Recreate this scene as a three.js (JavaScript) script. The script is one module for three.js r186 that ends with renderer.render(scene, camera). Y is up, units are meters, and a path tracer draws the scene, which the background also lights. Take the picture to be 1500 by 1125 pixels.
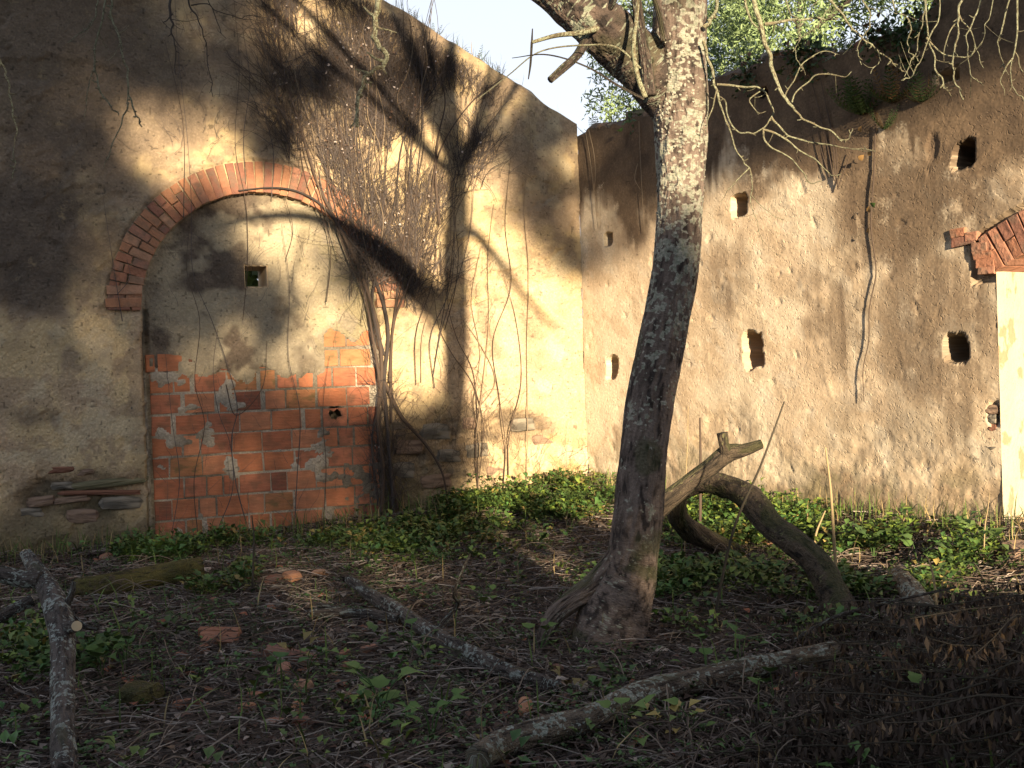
import * as THREE from 'three';
import { mergeGeometries } from 'three/addons/utils/BufferGeometryUtils.js';

// ---------------------------------------------------------------- camera, sky, sun, exposure
const EYE = 1.57, FOCAL = 1600;                       // focal length in pixels of the 1500 x 1125 photograph
const scene = new THREE.Scene();
const camera = new THREE.PerspectiveCamera(2 * Math.atan(562.5 / FOCAL) * 180 / Math.PI, 4 / 3, 0.1, 900);
camera.position.set(0, EYE, 0);
camera.rotation.set(-0.014, 0, -0.035, 'XYZ');
camera.updateMatrixWorld(true);

const renderer = new THREE.WebGLRenderer({ antialias: true });
renderer.toneMapping = THREE.LinearToneMapping;
renderer.toneMappingExposure = 2.75;
renderer.shadowMap.enabled = true;

{ // bright hazy evening sky, one smooth gradient all round
  const W = 64, H = 64, d = new Float32Array(W * H * 4);
  for (let j = 0; j < H; j++) for (let i = 0; i < W; i++) {
    const e = Math.max(0, ((j + 0.5) / H - 0.5) * 2), k = Math.pow(e, 0.92), o = (j * W + i) * 4;
    d[o] = 0.43 - 0.41 * k; d[o + 1] = 0.465 - 0.435 * k; d[o + 2] = 0.51 - 0.42 * k; d[o + 3] = 1;
  }
  const t = new THREE.DataTexture(d, W, H, THREE.RGBAFormat, THREE.FloatType);
  t.mapping = THREE.EquirectangularReflectionMapping; t.magFilter = THREE.LinearFilter; t.needsUpdate = true;
  scene.background = t; scene.environment = t;
}
const SUN = new THREE.Vector3(0.28, 0.176, 0.96).normalize();
const sun = new THREE.DirectionalLight(new THREE.Color().setRGB(1, 0.79, 0.51), 5);
sun.position.copy(SUN).multiplyScalar(60);
sun.castShadow = true; sun.shadow.radius = 2.2;   // a low sun in thin haze sun.shadow.mapSize.set(4096, 4096);
Object.assign(sun.shadow.camera, { left: -16, right: 16, top: 14, bottom: -14, near: 1, far: 140 });
scene.add(sun, sun.target);

// ---------------------------------------------------------------- numbers, noise, pixels to places
function rng(seed) { let a = seed >>> 0; return () => { a = (a + 0x6D2B79F5) | 0; let t = Math.imul(a ^ (a >>> 15), 1 | a); t = (t + Math.imul(t ^ (t >>> 7), 61 | t)) ^ t; return ((t ^ (t >>> 14)) >>> 0) / 4294967296; }; }
const hash = (x, y, s) => { let h = Math.imul(x, 374761393) ^ Math.imul(y, 668265263) ^ Math.imul(s, 974634777); h = Math.imul(h ^ (h >>> 13), 1274126177); h = Math.imul(h ^ (h >>> 16), 2246822519); return ((h ^ (h >>> 15)) >>> 0) / 4294967296; };
function vn(x, y, s = 0) {
  const xi = Math.floor(x), yi = Math.floor(y), a = x - xi, b = y - yi, u = a * a * (3 - 2 * a), v = b * b * (3 - 2 * b);
  const p = hash(xi, yi, s), q = hash(xi + 1, yi, s), r = hash(xi, yi + 1, s), w = hash(xi + 1, yi + 1, s);
  return p + (q - p) * u + (r - p) * v + (p - q - r + w) * u * v;
}
function fbm(x, y, o = 4, s = 0) { let t = 0, a = 0.5, n = 0; for (let i = 0; i < o; i++) { t += a * vn(x, y, s + i * 17); n += a; x = x * 2.03 + 7.1; y = y * 2.03 + 3.7; a *= 0.5; } return t / n; }
function vnp(x, y, p, s) { // repeats every p in x
  const xi = Math.floor(x), yi = Math.floor(y), a = x - xi, b = y - yi, u = a * a * (3 - 2 * a), v = b * b * (3 - 2 * b), x0 = ((xi % p) + p) % p, x1 = (x0 + 1) % p;
  const e = hash(x0, yi, s), q = hash(x1, yi, s), r = hash(x0, yi + 1, s), w = hash(x1, yi + 1, s); return e + (q - e) * u + (r - e) * v + (e - q - r + w) * u * v;
}
function fbmp(u, y, p, o, s) { let t = 0, a = 0.5, n = 0; for (let i = 0; i < o; i++) { t += a * vnp(u * p, y, p, s + i * 13); n += a; p *= 2; y = y * 2 + 5.3; a *= 0.5; } return t / n; }
const clamp = (x, a = 0, b = 1) => Math.min(b, Math.max(a, x));
const ss = (a, b, x) => { const t = clamp((x - a) / (b - a)); return t * t * (3 - 2 * t); };
const mix = (a, b, t) => a + (b - a) * t;
const V = (x, y, z) => new THREE.Vector3(x, y, z);
const rayDir = (px, py) => V((px - 750) / FOCAL, -(py - 562.5) / FOCAL, -1).applyQuaternion(camera.quaternion);
const atDepth = (px, py, D) => { const d = rayDir(px, py); return d.multiplyScalar(D / -d.z).add(camera.position); };

// wall frames: local x along the wall, y up, z into the yard
const CORNER = V(0.838, 0, -12.41);
const ANG_L = Math.atan2(0.39, 0.9207), ANG_R = Math.atan2(-0.812, 0.5836);
const frame = (ang) => ({ x: V(Math.cos(ang), 0, -Math.sin(ang)), n: V(Math.sin(ang), 0, Math.cos(ang)) });
const FL = frame(ANG_L), FR = frame(ANG_R);
function onWall(F, px, py) { const d = rayDir(px, py), t = CORNER.clone().sub(camera.position).dot(F.n) / d.dot(F.n); const p = d.multiplyScalar(t).add(camera.position); return [p.clone().sub(CORNER).dot(F.x), p.y]; }
const wl = (px, py) => onWall(FL, px, py), wr = (px, py) => onWall(FR, px, py);
const toWorld = (F, x, y, z = 0) => CORNER.clone().addScaledVector(F.x, x).addScaledVector(F.n, z).setY(y);

// terrain
function groundY(X, Z) {
  const q = V(X, 0, Z).sub(CORNER), dl = q.dot(FL.n), dr = q.dot(FR.n), ur = q.dot(FR.x), ul = -q.dot(FL.x);
  let h = 0.10 * (fbm(X * 0.55 + 20, Z * 0.55 + 9, 3, 5) - 0.5) + 0.05 * (fbm(X * 2.3, Z * 2.3, 3, 8) - 0.5);
  if (dl > -1 && dr > -1) {
    h += 0.12 * ss(1.9, 0.2, dr) * ss(1.2, 4.5, ur) + 0.12 * ss(1.2, 0.1, dr);
    h += 0.08 * ss(0.9, 0.05, dl) + 0.10 * ss(2.2, 0, Math.hypot(dl, dr)) - 0.05 * ss(2.5, 4, ul) * ss(1.5, 0, dl);
  }
  return h;
}
function onGround(px, py, lift = 0) {
  const d = rayDir(px, py); let t = 2;
  for (let i = 0; i < 4000; i++) { const x = d.x * t, y = EYE + d.y * t, z = d.z * t; if (y < groundY(x, z) + lift) break; t += 0.01; }
  return V(d.x * t, EYE + d.y * t, d.z * t);
}

// ---------------------------------------------------------------- scene helpers
const used = new Map();
function numbered(n) { const k = used.get(n) ?? 0; used.set(n, k + 1); return k ? n + '_' + String(k).padStart(3, '0') : n; }
function shade(o) { o.castShadow = true; o.receiveShadow = true; return o; }
function thing(name, label, category, group, pos) {
  const o = new THREE.Group(); o.name = numbered(name); o.userData = { label, category }; if (group) o.userData.group = group;
  if (pos) o.position.copy(pos); scene.add(o); return o;
}
function part(name, geo, m, parent, stuff) { const o = shade(new THREE.Mesh(geo, m)); o.name = name; parent.add(o); if (stuff) o.userData.kind = 'stuff'; return o; }
function single(name, geo, m, label, category, group) { const o = shade(new THREE.Mesh(geo, m)); o.name = numbered(name); o.userData = { label, category }; if (group) o.userData.group = group; scene.add(o); return o; }
function tex(w, h, fn, srgb = true, rx = 1, ry = 1) { // fn(u, v) -> [r, g, b] linear 0..1 (colour) or a height
  const d = new Uint8Array(w * h * 4), enc = (c) => { c = clamp(c); return 255 * (srgb ? (c <= 0.0031308 ? 12.92 * c : 1.055 * Math.pow(c, 1 / 2.4) - 0.055) : c); };
  for (let j = 0; j < h; j++) for (let i = 0; i < w; i++) {
    const c = fn((i + 0.5) / w, (j + 0.5) / h), o = (j * w + i) * 4;
    if (typeof c === 'number') d[o] = d[o + 1] = d[o + 2] = enc(c); else { d[o] = enc(c[0]); d[o + 1] = enc(c[1]); d[o + 2] = enc(c[2]); } d[o + 3] = 255;
  }
  const t = new THREE.DataTexture(d, w, h); t.magFilter = THREE.LinearFilter; t.minFilter = THREE.LinearFilter; t.wrapS = t.wrapT = THREE.RepeatWrapping; t.repeat.set(rx, ry);
  if (srgb) t.colorSpace = THREE.SRGBColorSpace; t.needsUpdate = true; return t;
}
const mat = (r, g, b, o = {}) => new THREE.MeshStandardMaterial({ color: new THREE.Color().setRGB(r, g, b), roughness: 0.92, ...o });
const lerp3 = (a, b, t) => [mix(a[0], b[0], t), mix(a[1], b[1], t), mix(a[2], b[2], t)];

// a swept, tapering tube; points [Vector3], radii, wobble; u runs round, v in metres
function tube(pts, radii, o = {}) {
  const { sides = 7, seg = 0, bump = 0, ridge = 0, seed = 1, cap = true, freq = 9 } = o;
  const curve = new THREE.CatmullRomCurve3(pts, false, 'centripetal'), N = seg || Math.max(4, pts.length * 4), L = curve.getLength();
  const pos = [], uv = [], idx = [], n0 = V(0, 0, 0); let prevT = null, nrm = null;
  for (let i = 0; i <= N; i++) {
    const t = i / N, p = curve.getPoint(t), T = curve.getTangent(t);
    if (!nrm) { nrm = Math.abs(T.y) < 0.9 ? V(0, 1, 0) : V(1, 0, 0); } nrm.addScaledVector(T, -nrm.dot(T)).normalize();
    const B = T.clone().cross(nrm), f = t * (radii.length - 1), k = Math.min(radii.length - 2, Math.floor(f)), r0 = radii.length > 1 ? mix(radii[k], radii[k + 1], f - k) : radii[0];
    for (let s = 0; s <= sides; s++) {
      const a = (s % sides) / sides * Math.PI * 2, ca = Math.cos(a), sa = Math.sin(a);
      let r = r0;
      if (bump) r *= 1 + bump * 2 * (fbm(ca * 1.3 + 5 + seed, sa * 1.3 + t * L * 3, 3, seed) - 0.5);
      if (ridge) r += ridge * (fbm((ca + 2) * freq + sa * 3.1, (sa + 2) * freq + t * L * 5, 3, seed + 3) - 0.5) * 2;
      pos.push(p.x + (nrm.x * ca + B.x * sa) * r, p.y + (nrm.y * ca + B.y * sa) * r, p.z + (nrm.z * ca + B.z * sa) * r);
      uv.push(s / sides, t * L);
      if (i < N && s < sides) { const q = i * (sides + 1) + s, w = q + sides + 1; idx.push(q, q + 1, w, q + 1, w + 1, w); }
    }
  }
  if (cap) for (const e of [0, N]) { const p = curve.getPoint(e / N), c = pos.length / 3; pos.push(p.x, p.y, p.z); uv.push(0.5, e ? L : 0); for (let s = 0; s < sides; s++) { const q = e * (sides + 1) + s; e ? idx.push(q, q + 1, c) : idx.push(q + 1, q, c); } }
  const g = new THREE.BufferGeometry(); g.setAttribute('position', new THREE.Float32BufferAttribute(pos, 3)); g.setAttribute('uv', new THREE.Float32BufferAttribute(uv, 2)); g.setIndex(idx); g.computeVertexNormals();
  if (sides > 12) { const n = g.attributes.normal; for (let i = 0; i <= N; i++) { const a = i * (sides + 1), b = a + sides; const x = n.getX(a) + n.getX(b), y = n.getY(a) + n.getY(b), z = n.getZ(a) + n.getZ(b), l = Math.hypot(x, y, z) || 1; n.setXYZ(a, x / l, y / l, z / l); n.setXYZ(b, x / l, y / l, z / l); } }
  return g;
}
const merge = (a) => mergeGeometries(a.map((g) => { for (const k of Object.keys(g.attributes)) if (!['position', 'normal', 'uv', 'color'].includes(k)) g.deleteAttribute(k); return g; }));
// a bent leaf, stem end at the origin, growing along +y, width w, length l
function leafGeo(l, w, bend = 0.25, shape = 'oval') {
  const prof = shape === 'oval' ? [[0, 0.05], [0.3, 0.5], [0.62, 0.42], [1, 0.0]] : shape === 'lance' ? [[0, 0.1], [0.35, 0.5], [0.75, 0.3], [1, 0]] : [[0, 0.1], [0.12, 0.5], [0.4, 0.55], [0.55, 0.3], [1, 0]];
  const pos = [], uv = [], idx = [];
  prof.forEach(([t, k]) => { for (const s of [-1, 0, 1]) { pos.push(s * k * w, t * l * (1 - bend * 0.3 * t), -bend * l * t * t + (s ? 0.12 * w * k * 2 : 0)); uv.push(0.5 + s * 0.5, t); } });
  for (let i = 0; i < prof.length - 1; i++) for (let s = 0; s < 2; s++) { const a = i * 3 + s; idx.push(a, a + 1, a + 3, a + 1, a + 4, a + 3); }
  const g = new THREE.BufferGeometry(); g.setAttribute('position', new THREE.Float32BufferAttribute(pos, 3)); g.setAttribute('uv', new THREE.Float32BufferAttribute(uv, 2)); g.setIndex(idx); g.computeVertexNormals(); return g;
}
function dia(l, w) { const g = new THREE.BufferGeometry(); g.setAttribute('position', new THREE.Float32BufferAttribute([0, 0, 0, w / 2, l * 0.45, 0.1 * w, 0, l, -0.15 * l, -w / 2, l * 0.45, 0.1 * w], 3)); g.setAttribute('uv', new THREE.Float32BufferAttribute([.5, 0, 1, .5, .5, 1, 0, .5], 2)); g.setIndex([0, 1, 2, 0, 2, 3]); g.computeVertexNormals(); return g; }
function curl(l, w) { const g = new THREE.BufferGeometry(); g.setAttribute('position', new THREE.Float32BufferAttribute([0, 0, 0, w / 2, l * 0.45, 0.28 * w, 0, l * 0.5, 0, -w / 2, l * 0.45, 0.3 * w, 0, l, -0.25 * l], 3)); g.setAttribute('uv', new THREE.Float32BufferAttribute([.5, 0, 1, .5, .5, .5, 0, .5, .5, 1], 2)); g.setIndex([0, 1, 2, 0, 2, 3, 2, 1, 4, 2, 4, 3]); g.computeVertexNormals(); return g; }
// instances: list of {p, q, s, c}
const _m = new THREE.Matrix4();
function instanced(name, geo, m, list, parent, stuff = true) {
  const o = shade(new THREE.InstancedMesh(geo, m, list.length)); o.name = name;
  list.forEach((e, i) => { _m.compose(e.p, e.q, e.s.isVector3 ? e.s : V(e.s, e.s, e.s)); o.setMatrixAt(i, _m); if (e.c) o.setColorAt(i, e.c); });
  if (stuff) o.userData.kind = 'stuff'; parent.add(o); return o;
}
// the same list joined into one mesh with vertex colours
function baked(name, geo, m, list, parent) {
  const gi = geo.index ? geo.index.array : [...Array(geo.attributes.position.count).keys()], gp = geo.attributes.position, gn = geo.attributes.normal, nv = gp.count, N = list.length;
  const P = new Float32Array(N * nv * 3), Q = new Float32Array(N * nv * 3), C = new Float32Array(N * nv * 3), I = new Uint32Array(N * gi.length), v = V(0, 0, 0), nm = new THREE.Matrix3();
  list.forEach((e, k) => { _m.compose(e.p, e.q, e.s.isVector3 ? e.s : V(e.s, e.s, e.s)); nm.getNormalMatrix(_m);
    for (let i = 0; i < nv; i++) { const o = (k * nv + i) * 3; v.fromBufferAttribute(gp, i).applyMatrix4(_m).toArray(P, o); v.fromBufferAttribute(gn, i).applyMatrix3(nm).normalize().toArray(Q, o); C[o] = e.c.r; C[o + 1] = e.c.g; C[o + 2] = e.c.b; }
    for (let i = 0; i < gi.length; i++) I[k * gi.length + i] = gi[i] + k * nv; });
  const g = new THREE.BufferGeometry(); g.setAttribute('position', new THREE.BufferAttribute(P, 3)); g.setAttribute('normal', new THREE.BufferAttribute(Q, 3)); g.setAttribute('color', new THREE.BufferAttribute(C, 3)); g.setIndex(new THREE.BufferAttribute(I, 1));
  const o = shade(new THREE.Mesh(g, m)); o.name = name; o.userData.kind = 'stuff'; parent.add(o); return o;
}
const qEuler = (x, y, z) => new THREE.Quaternion().setFromEuler(new THREE.Euler(x, y, z, 'YXZ'));
const VCOL = new THREE.MeshStandardMaterial({ vertexColors: true, roughness: 0.85 }), VLEAF = new THREE.MeshStandardMaterial({ vertexColors: true, roughness: 0.6 });
const rgb = (r, g, b) => new THREE.Color().setRGB(r, g, b);

// ---------------------------------------------------------------- ground
{
  const xs = [], zs = [];
  for (let x = -7; x <= 7.001; x += 0.07) xs.push(x); for (let k = 1, s = 0.3; k < 24; k++, s *= 1.32) { xs.push(xs[xs.length - 1] + s); xs.unshift(xs[0] - s); }
  for (let z = -14; z <= -2.99; z += 0.07) zs.push(z); for (let k = 1, s = 0.3; k < 24; k++, s *= 1.32) { zs.push(zs[zs.length - 1] + s); zs.unshift(zs[0] - s); }
  const pos = [], uv = [], idx = [], nx = xs.length;
  zs.forEach((z, j) => xs.forEach((x, i) => { pos.push(x, groundY(x, z), z); uv.push(x / 3, -z / 3); if (i && j) { const a = (j - 1) * nx + i - 1; idx.push(a, a + nx, a + 1, a + 1, a + nx, a + nx + 1); } }));
  const g = new THREE.BufferGeometry(); g.setAttribute('position', new THREE.Float32BufferAttribute(pos, 3)); g.setAttribute('uv', new THREE.Float32BufferAttribute(uv, 2)); g.setIndex(idx); g.computeVertexNormals();
  const W = 96, wrap = (f) => (u, v) => f(u * W, v * W);
  const col = tex(1024, 1024, wrap((x, y) => { const n = fbm(x * 0.3, y * 0.3, 4, 2), f = fbm(x * 2, y * 2, 3, 6); let c = lerp3([0.022, 0.017, 0.014], [0.085, 0.06, 0.042], ss(0.3, 0.75, n * 0.6 + f * 0.4)); if (vn(x * 3, y * 3, 12) > 0.83) c = lerp3(c, [0.15, 0.11, 0.08], 0.7); return lerp3(c, [0.04, 0.055, 0.02], 0.5 * ss(0.55, 0.7, fbm(x * 0.12, y * 0.12, 3, 33))); }));
  const bmp = tex(1024, 1024, wrap((x, y) => fbm(x * 1.4, y * 1.4, 4, 4)), false);
  const o = shade(new THREE.Mesh(g, new THREE.MeshStandardMaterial({ map: col, bumpMap: bmp, bumpScale: 0.03, roughness: 1 }))); o.name = 'ground'; o.userData.kind = 'structure'; scene.add(o);
}

// ---------------------------------------------------------------- walls
// soft blob with a ragged edge; pixel box (x0, y0, x1, y1) mapped on a wall
function area(W, x0, y0, x1, y1, soft = 0.35) {
  const a = W(x0, (y0 + y1) / 2), b = W(x1, (y0 + y1) / 2), c = W((x0 + x1) / 2, y0), d = W((x0 + x1) / 2, y1);
  const cx = (a[0] + b[0]) / 2, cy = (c[1] + d[1]) / 2, rx = Math.abs(b[0] - a[0]) / 2, ry = Math.abs(c[1] - d[1]) / 2;
  return (x, y, n = 0) => { const e = Math.hypot((x - cx) / rx, (y - cy) / ry) + (n - 0.5) * 0.9; return 1 - ss(1 - soft, 1 + soft, e); };
}
function sheet(xs, ybase, top, ny, zf, cut, u0, uw, v0, vh) {
  const pos = [], uv = [], idx = [], nx = xs.length;
  for (let j = 0; j <= ny; j++) for (let i = 0; i < nx; i++) { const x = xs[i], y = ybase + (top(x) - ybase) * j / ny; pos.push(x, y, zf(x, y)); uv.push((x - u0) / uw, (y - v0) / vh); }
  for (let j = 0; j < ny; j++) for (let i = 0; i < nx - 1; i++) {
    const a = j * nx + i, b = a + 1, c = a + nx, d = c + 1, mx = (pos[a * 3] + pos[d * 3]) / 2, my = (pos[a * 3 + 1] + pos[d * 3 + 1] + pos[b * 3 + 1] + pos[c * 3 + 1]) / 4;
    if (cut && cut(mx, my)) continue; idx.push(a, b, d, a, d, c);
  }
  // broken crown of the wall: a strip from the front edge back to the rear face
  const K = 6, base = pos.length / 3;
  for (let k = 0; k <= K; k++) for (let i = 0; i < nx; i++) { const x = xs[i], f = (ny * nx + i) * 3, t = k / K; pos.push(x, pos[f + 1] + (k && k < K ? 0.10 * fbm(x * 4, t * 3, 3, 71) : 0), mix(pos[f + 2], -0.6, t)); uv.push((x - u0) / uw, (pos[f + 1] - v0) / vh - 0.02 * t); }
  for (let k = 0; k < K; k++) for (let i = 0; i < nx - 1; i++) { const a = base + k * nx + i; idx.push(a, a + 1, a + nx + 1, a, a + nx + 1, a + nx); }
  const g = new THREE.BufferGeometry(); g.setAttribute('position', new THREE.Float32BufferAttribute(pos, 3)); g.setAttribute('uv', new THREE.Float32BufferAttribute(uv, 2)); g.setIndex(idx); g.computeVertexNormals(); return g;
}
function backFace(xs, ybase, top, holes) {
  const s = new THREE.Shape(); s.moveTo(xs[0], ybase); s.lineTo(xs[xs.length - 1], ybase); for (let i = xs.length - 1; i >= 0; i -= 4) s.lineTo(xs[i], top(xs[i])); s.lineTo(xs[0], top(xs[0])); s.closePath();
  for (const h of holes) s.holes.push(new THREE.Path(h.map(([x, y]) => new THREE.Vector2(x, y))));
  return new THREE.ShapeGeometry(s).translate(0, 0, -0.6);
}
// brick with chamfered front edges, front at +z; corners knocked about a little
function brickGeo(w, h, d, r, jit = 0.004, vs = h) {
  const j = () => (r() - 0.5) * 2 * jit, c = 0.003 + r() * 0.003, x = w / 2, y = h / 2;
  const ring = (ix, z) => [[-x + ix + j(), -y + ix + j(), z + j() * 0.6], [x - ix + j(), -y + ix + j(), z + j() * 0.6], [x - ix + j(), y - ix + j(), z + j() * 0.6], [-x + ix + j(), y - ix + j(), z + j() * 0.6]];
  const su = Math.floor(r() * 7) / 7 + r(), sv = r() < 0.5 ? -1 : 1, fu = r() < 0.5 ? -1 : 1; const A = ring(c, d / 2), B = ring(0, d / 2 - c), C = ring(0, -d / 2), P = [...A, ...B, ...C], pos = [], uv = [];
  const tri = (...k) => k.forEach((i) => { pos.push(...P[i]); uv.push(fu * P[i][0] / 0.34 + su + P[i][2] * 0.7, sv * P[i][1] / vs + 0.5 + (vs === h ? 0 : su * 1.7) + P[i][2] * (vs === h ? 0.7 : 2)); });
  tri(0, 1, 2, 0, 2, 3); for (let k = 0; k < 4; k++) { const l = (k + 1) % 4; tri(k, 4 + k, 4 + l, k, 4 + l, l); tri(4 + k, 8 + k, 8 + l, 4 + k, 8 + l, 4 + l); }
  const g = new THREE.BufferGeometry(); g.setAttribute('position', new THREE.Float32BufferAttribute(pos, 3)); g.setAttribute('uv', new THREE.Float32BufferAttribute(uv, 2)); g.computeVertexNormals(); return g;
}
// ribbed hollow-brick clay and plain hand-made clay, a few tones of each
const RIBBED = [], CLAY = [];
{
  const tones = [[0.45, 0.165, 0.080], [0.40, 0.138, 0.072], [0.49, 0.205, 0.110], [0.27, 0.095, 0.058], [0.37, 0.165, 0.078], [0.42, 0.155, 0.088]];
  const dirt = [0.25, 0.4, 0.3, 0.45, 0.8, 0.5];
  tones.forEach((c, k) => {
    const map = tex(192, 128, (u, v) => { const n = fbm(u * 5 + k * 9, v * 4, 4, 40 + k), f = vn(u * 60, v * 60, 50 + k); let o = c.map((q) => q * (0.72 + 0.42 * n + 0.14 * f)); const line = ss(0.42, 0.5, Math.abs(((v * 5.5 + 0.05 * vn(u * 6, k, 3)) % 1) - 0.5)); o = lerp3(o, [0.55, 0.30, 0.18], 0.35 * line * ss(0.3, 0.6, vn(u * 9, v * 6, 61 + k))); return lerp3(o, k === 4 ? [0.15, 0.115, 0.05] : [0.11, 0.085, 0.055], dirt[k] * ss(0.38, 0.8, fbm(u * 4 + 3, v * 4 + k, 4, 77 + k))); });
    const bump = tex(192, 128, (u, v) => 0.5 + 0.3 * ss(0.38, 0.5, Math.abs(((v * 5.5) % 1) - 0.5)) + 0.25 * (fbm(u * 20, v * 14, 3, 9 + k) - 0.5), false);
    RIBBED.push(new THREE.MeshStandardMaterial({ map, bumpMap: bump, bumpScale: 0.006, roughness: 0.9 }));
    const m2 = tex(128, 128, (u, v) => { const n = fbm(u * 5 + k * 5, v * 4, 4, 140 + k), f = vn(u * 40, v * 40, 150 + k); const o = c.map((q, i) => q * [0.85, 1.12, 1.3][i] * (0.7 + 0.45 * n + 0.15 * f)); return lerp3(o, [0.14, 0.115, 0.085], (0.25 + dirt[k] * 0.6) * ss(0.45, 0.7, fbm(u * 4, v * 4 + k, 4, 177 + k))); });
    CLAY.push(new THREE.MeshStandardMaterial({ map: m2, bumpMap: tex(128, 128, (u, v) => fbm(u * 12, v * 12, 4, 19 + k), false), bumpScale: 0.008, roughness: 0.95 }));
  });
}
const pick = (a, r) => a[Math.floor(r() * a.length) % a.length];

// stone slab or rubble piece: a noisy squashed box-ball
function stoneGeo(w, h, d, seed, det = 2) {
  const g = new THREE.IcosahedronGeometry(1, det), p = g.attributes.position;
  for (let i = 0; i < p.count; i++) { let x = p.getX(i), y = p.getY(i), z = p.getZ(i); const m = Math.max(Math.abs(x), Math.abs(y), Math.abs(z)), k = mix(1, 1 / m, 0.55) * (0.8 + 0.4 * fbm(x * 1.7 + seed, y * 1.7 + z * 1.3 + seed, 3, seed)); p.setXYZ(i, x * k * w / 2, y * k * h / 2, z * k * d / 2); }
  g.computeVertexNormals(); return g;
}
const stoneTex = (a, b, s) => new THREE.MeshStandardMaterial({ map: tex(128, 128, (u, v) => lerp3(a, b, ss(0.3, 0.7, fbm(u * 7, v * 7, 5, s)))), roughness: 0.95, bumpMap: tex(128, 128, (u, v) => fbm(u * 14, v * 14, 4, s + 5), false), bumpScale: 0.01 });
const STONES = [stoneTex([0.13, 0.085, 0.065], [0.26, 0.18, 0.13], 3), stoneTex([0.10, 0.09, 0.075], [0.24, 0.21, 0.17], 4), stoneTex([0.16, 0.07, 0.045], [0.28, 0.14, 0.09], 5), stoneTex([0.10, 0.095, 0.05], [0.21, 0.19, 0.12], 6)];

// ----- gable wall with the bricked-up archway
const leftWall = thing('gable_wall', 'tall ochre plastered gable wall with a bricked-up archway and dead creeper', 'wall', null, CORNER); leftWall.rotation.y = ANG_L;
const AL = wl(207, 440)[0], AR = wl(551, 425)[0], ACX = (AL + AR) / 2, ACY = (wl(378, 282)[1] - (AR - AL) / 2), ARI = (AR - AL) / 2, ARO = ARI + 0.33;
const WIN = [wl(360, 403)[0], wl(395, 403)[0], wl(377, 420)[1], wl(377, 387)[1]];       // the small square opening
const BHOLE = wl(494, 607);
const inArch = (x, y, g = 0) => y < ACY ? Math.abs(x - ACX) < ARI + g : Math.hypot(x - ACX, y - ACY) < ARI + g;
const gable = (() => { const k = [[858, 190], [790, 147], [730, 106], [690, 80], [640, 50], [600, 22], [560, -2]].map(([a, b]) => wl(a, b)); const [x6, y6] = k[6], sl = (y6 - k[0][1]) / (x6 - k[0][0]); return (x) => { let y; if (x >= k[0][0]) y = k[0][1]; else if (x <= x6) y = Math.min(y6 + sl * (x - x6), 7.1 + (x + 4.6) * 0.55); else { let i = 0; while (k[i + 1][0] > x) i++; y = mix(k[i][1], k[i + 1][1], (x - k[i][0]) / (k[i + 1][0] - k[i][0])); } return y + 0.06 * (fbm(x * 3, 2, 3, 4) - 0.5); }; })();
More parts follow.
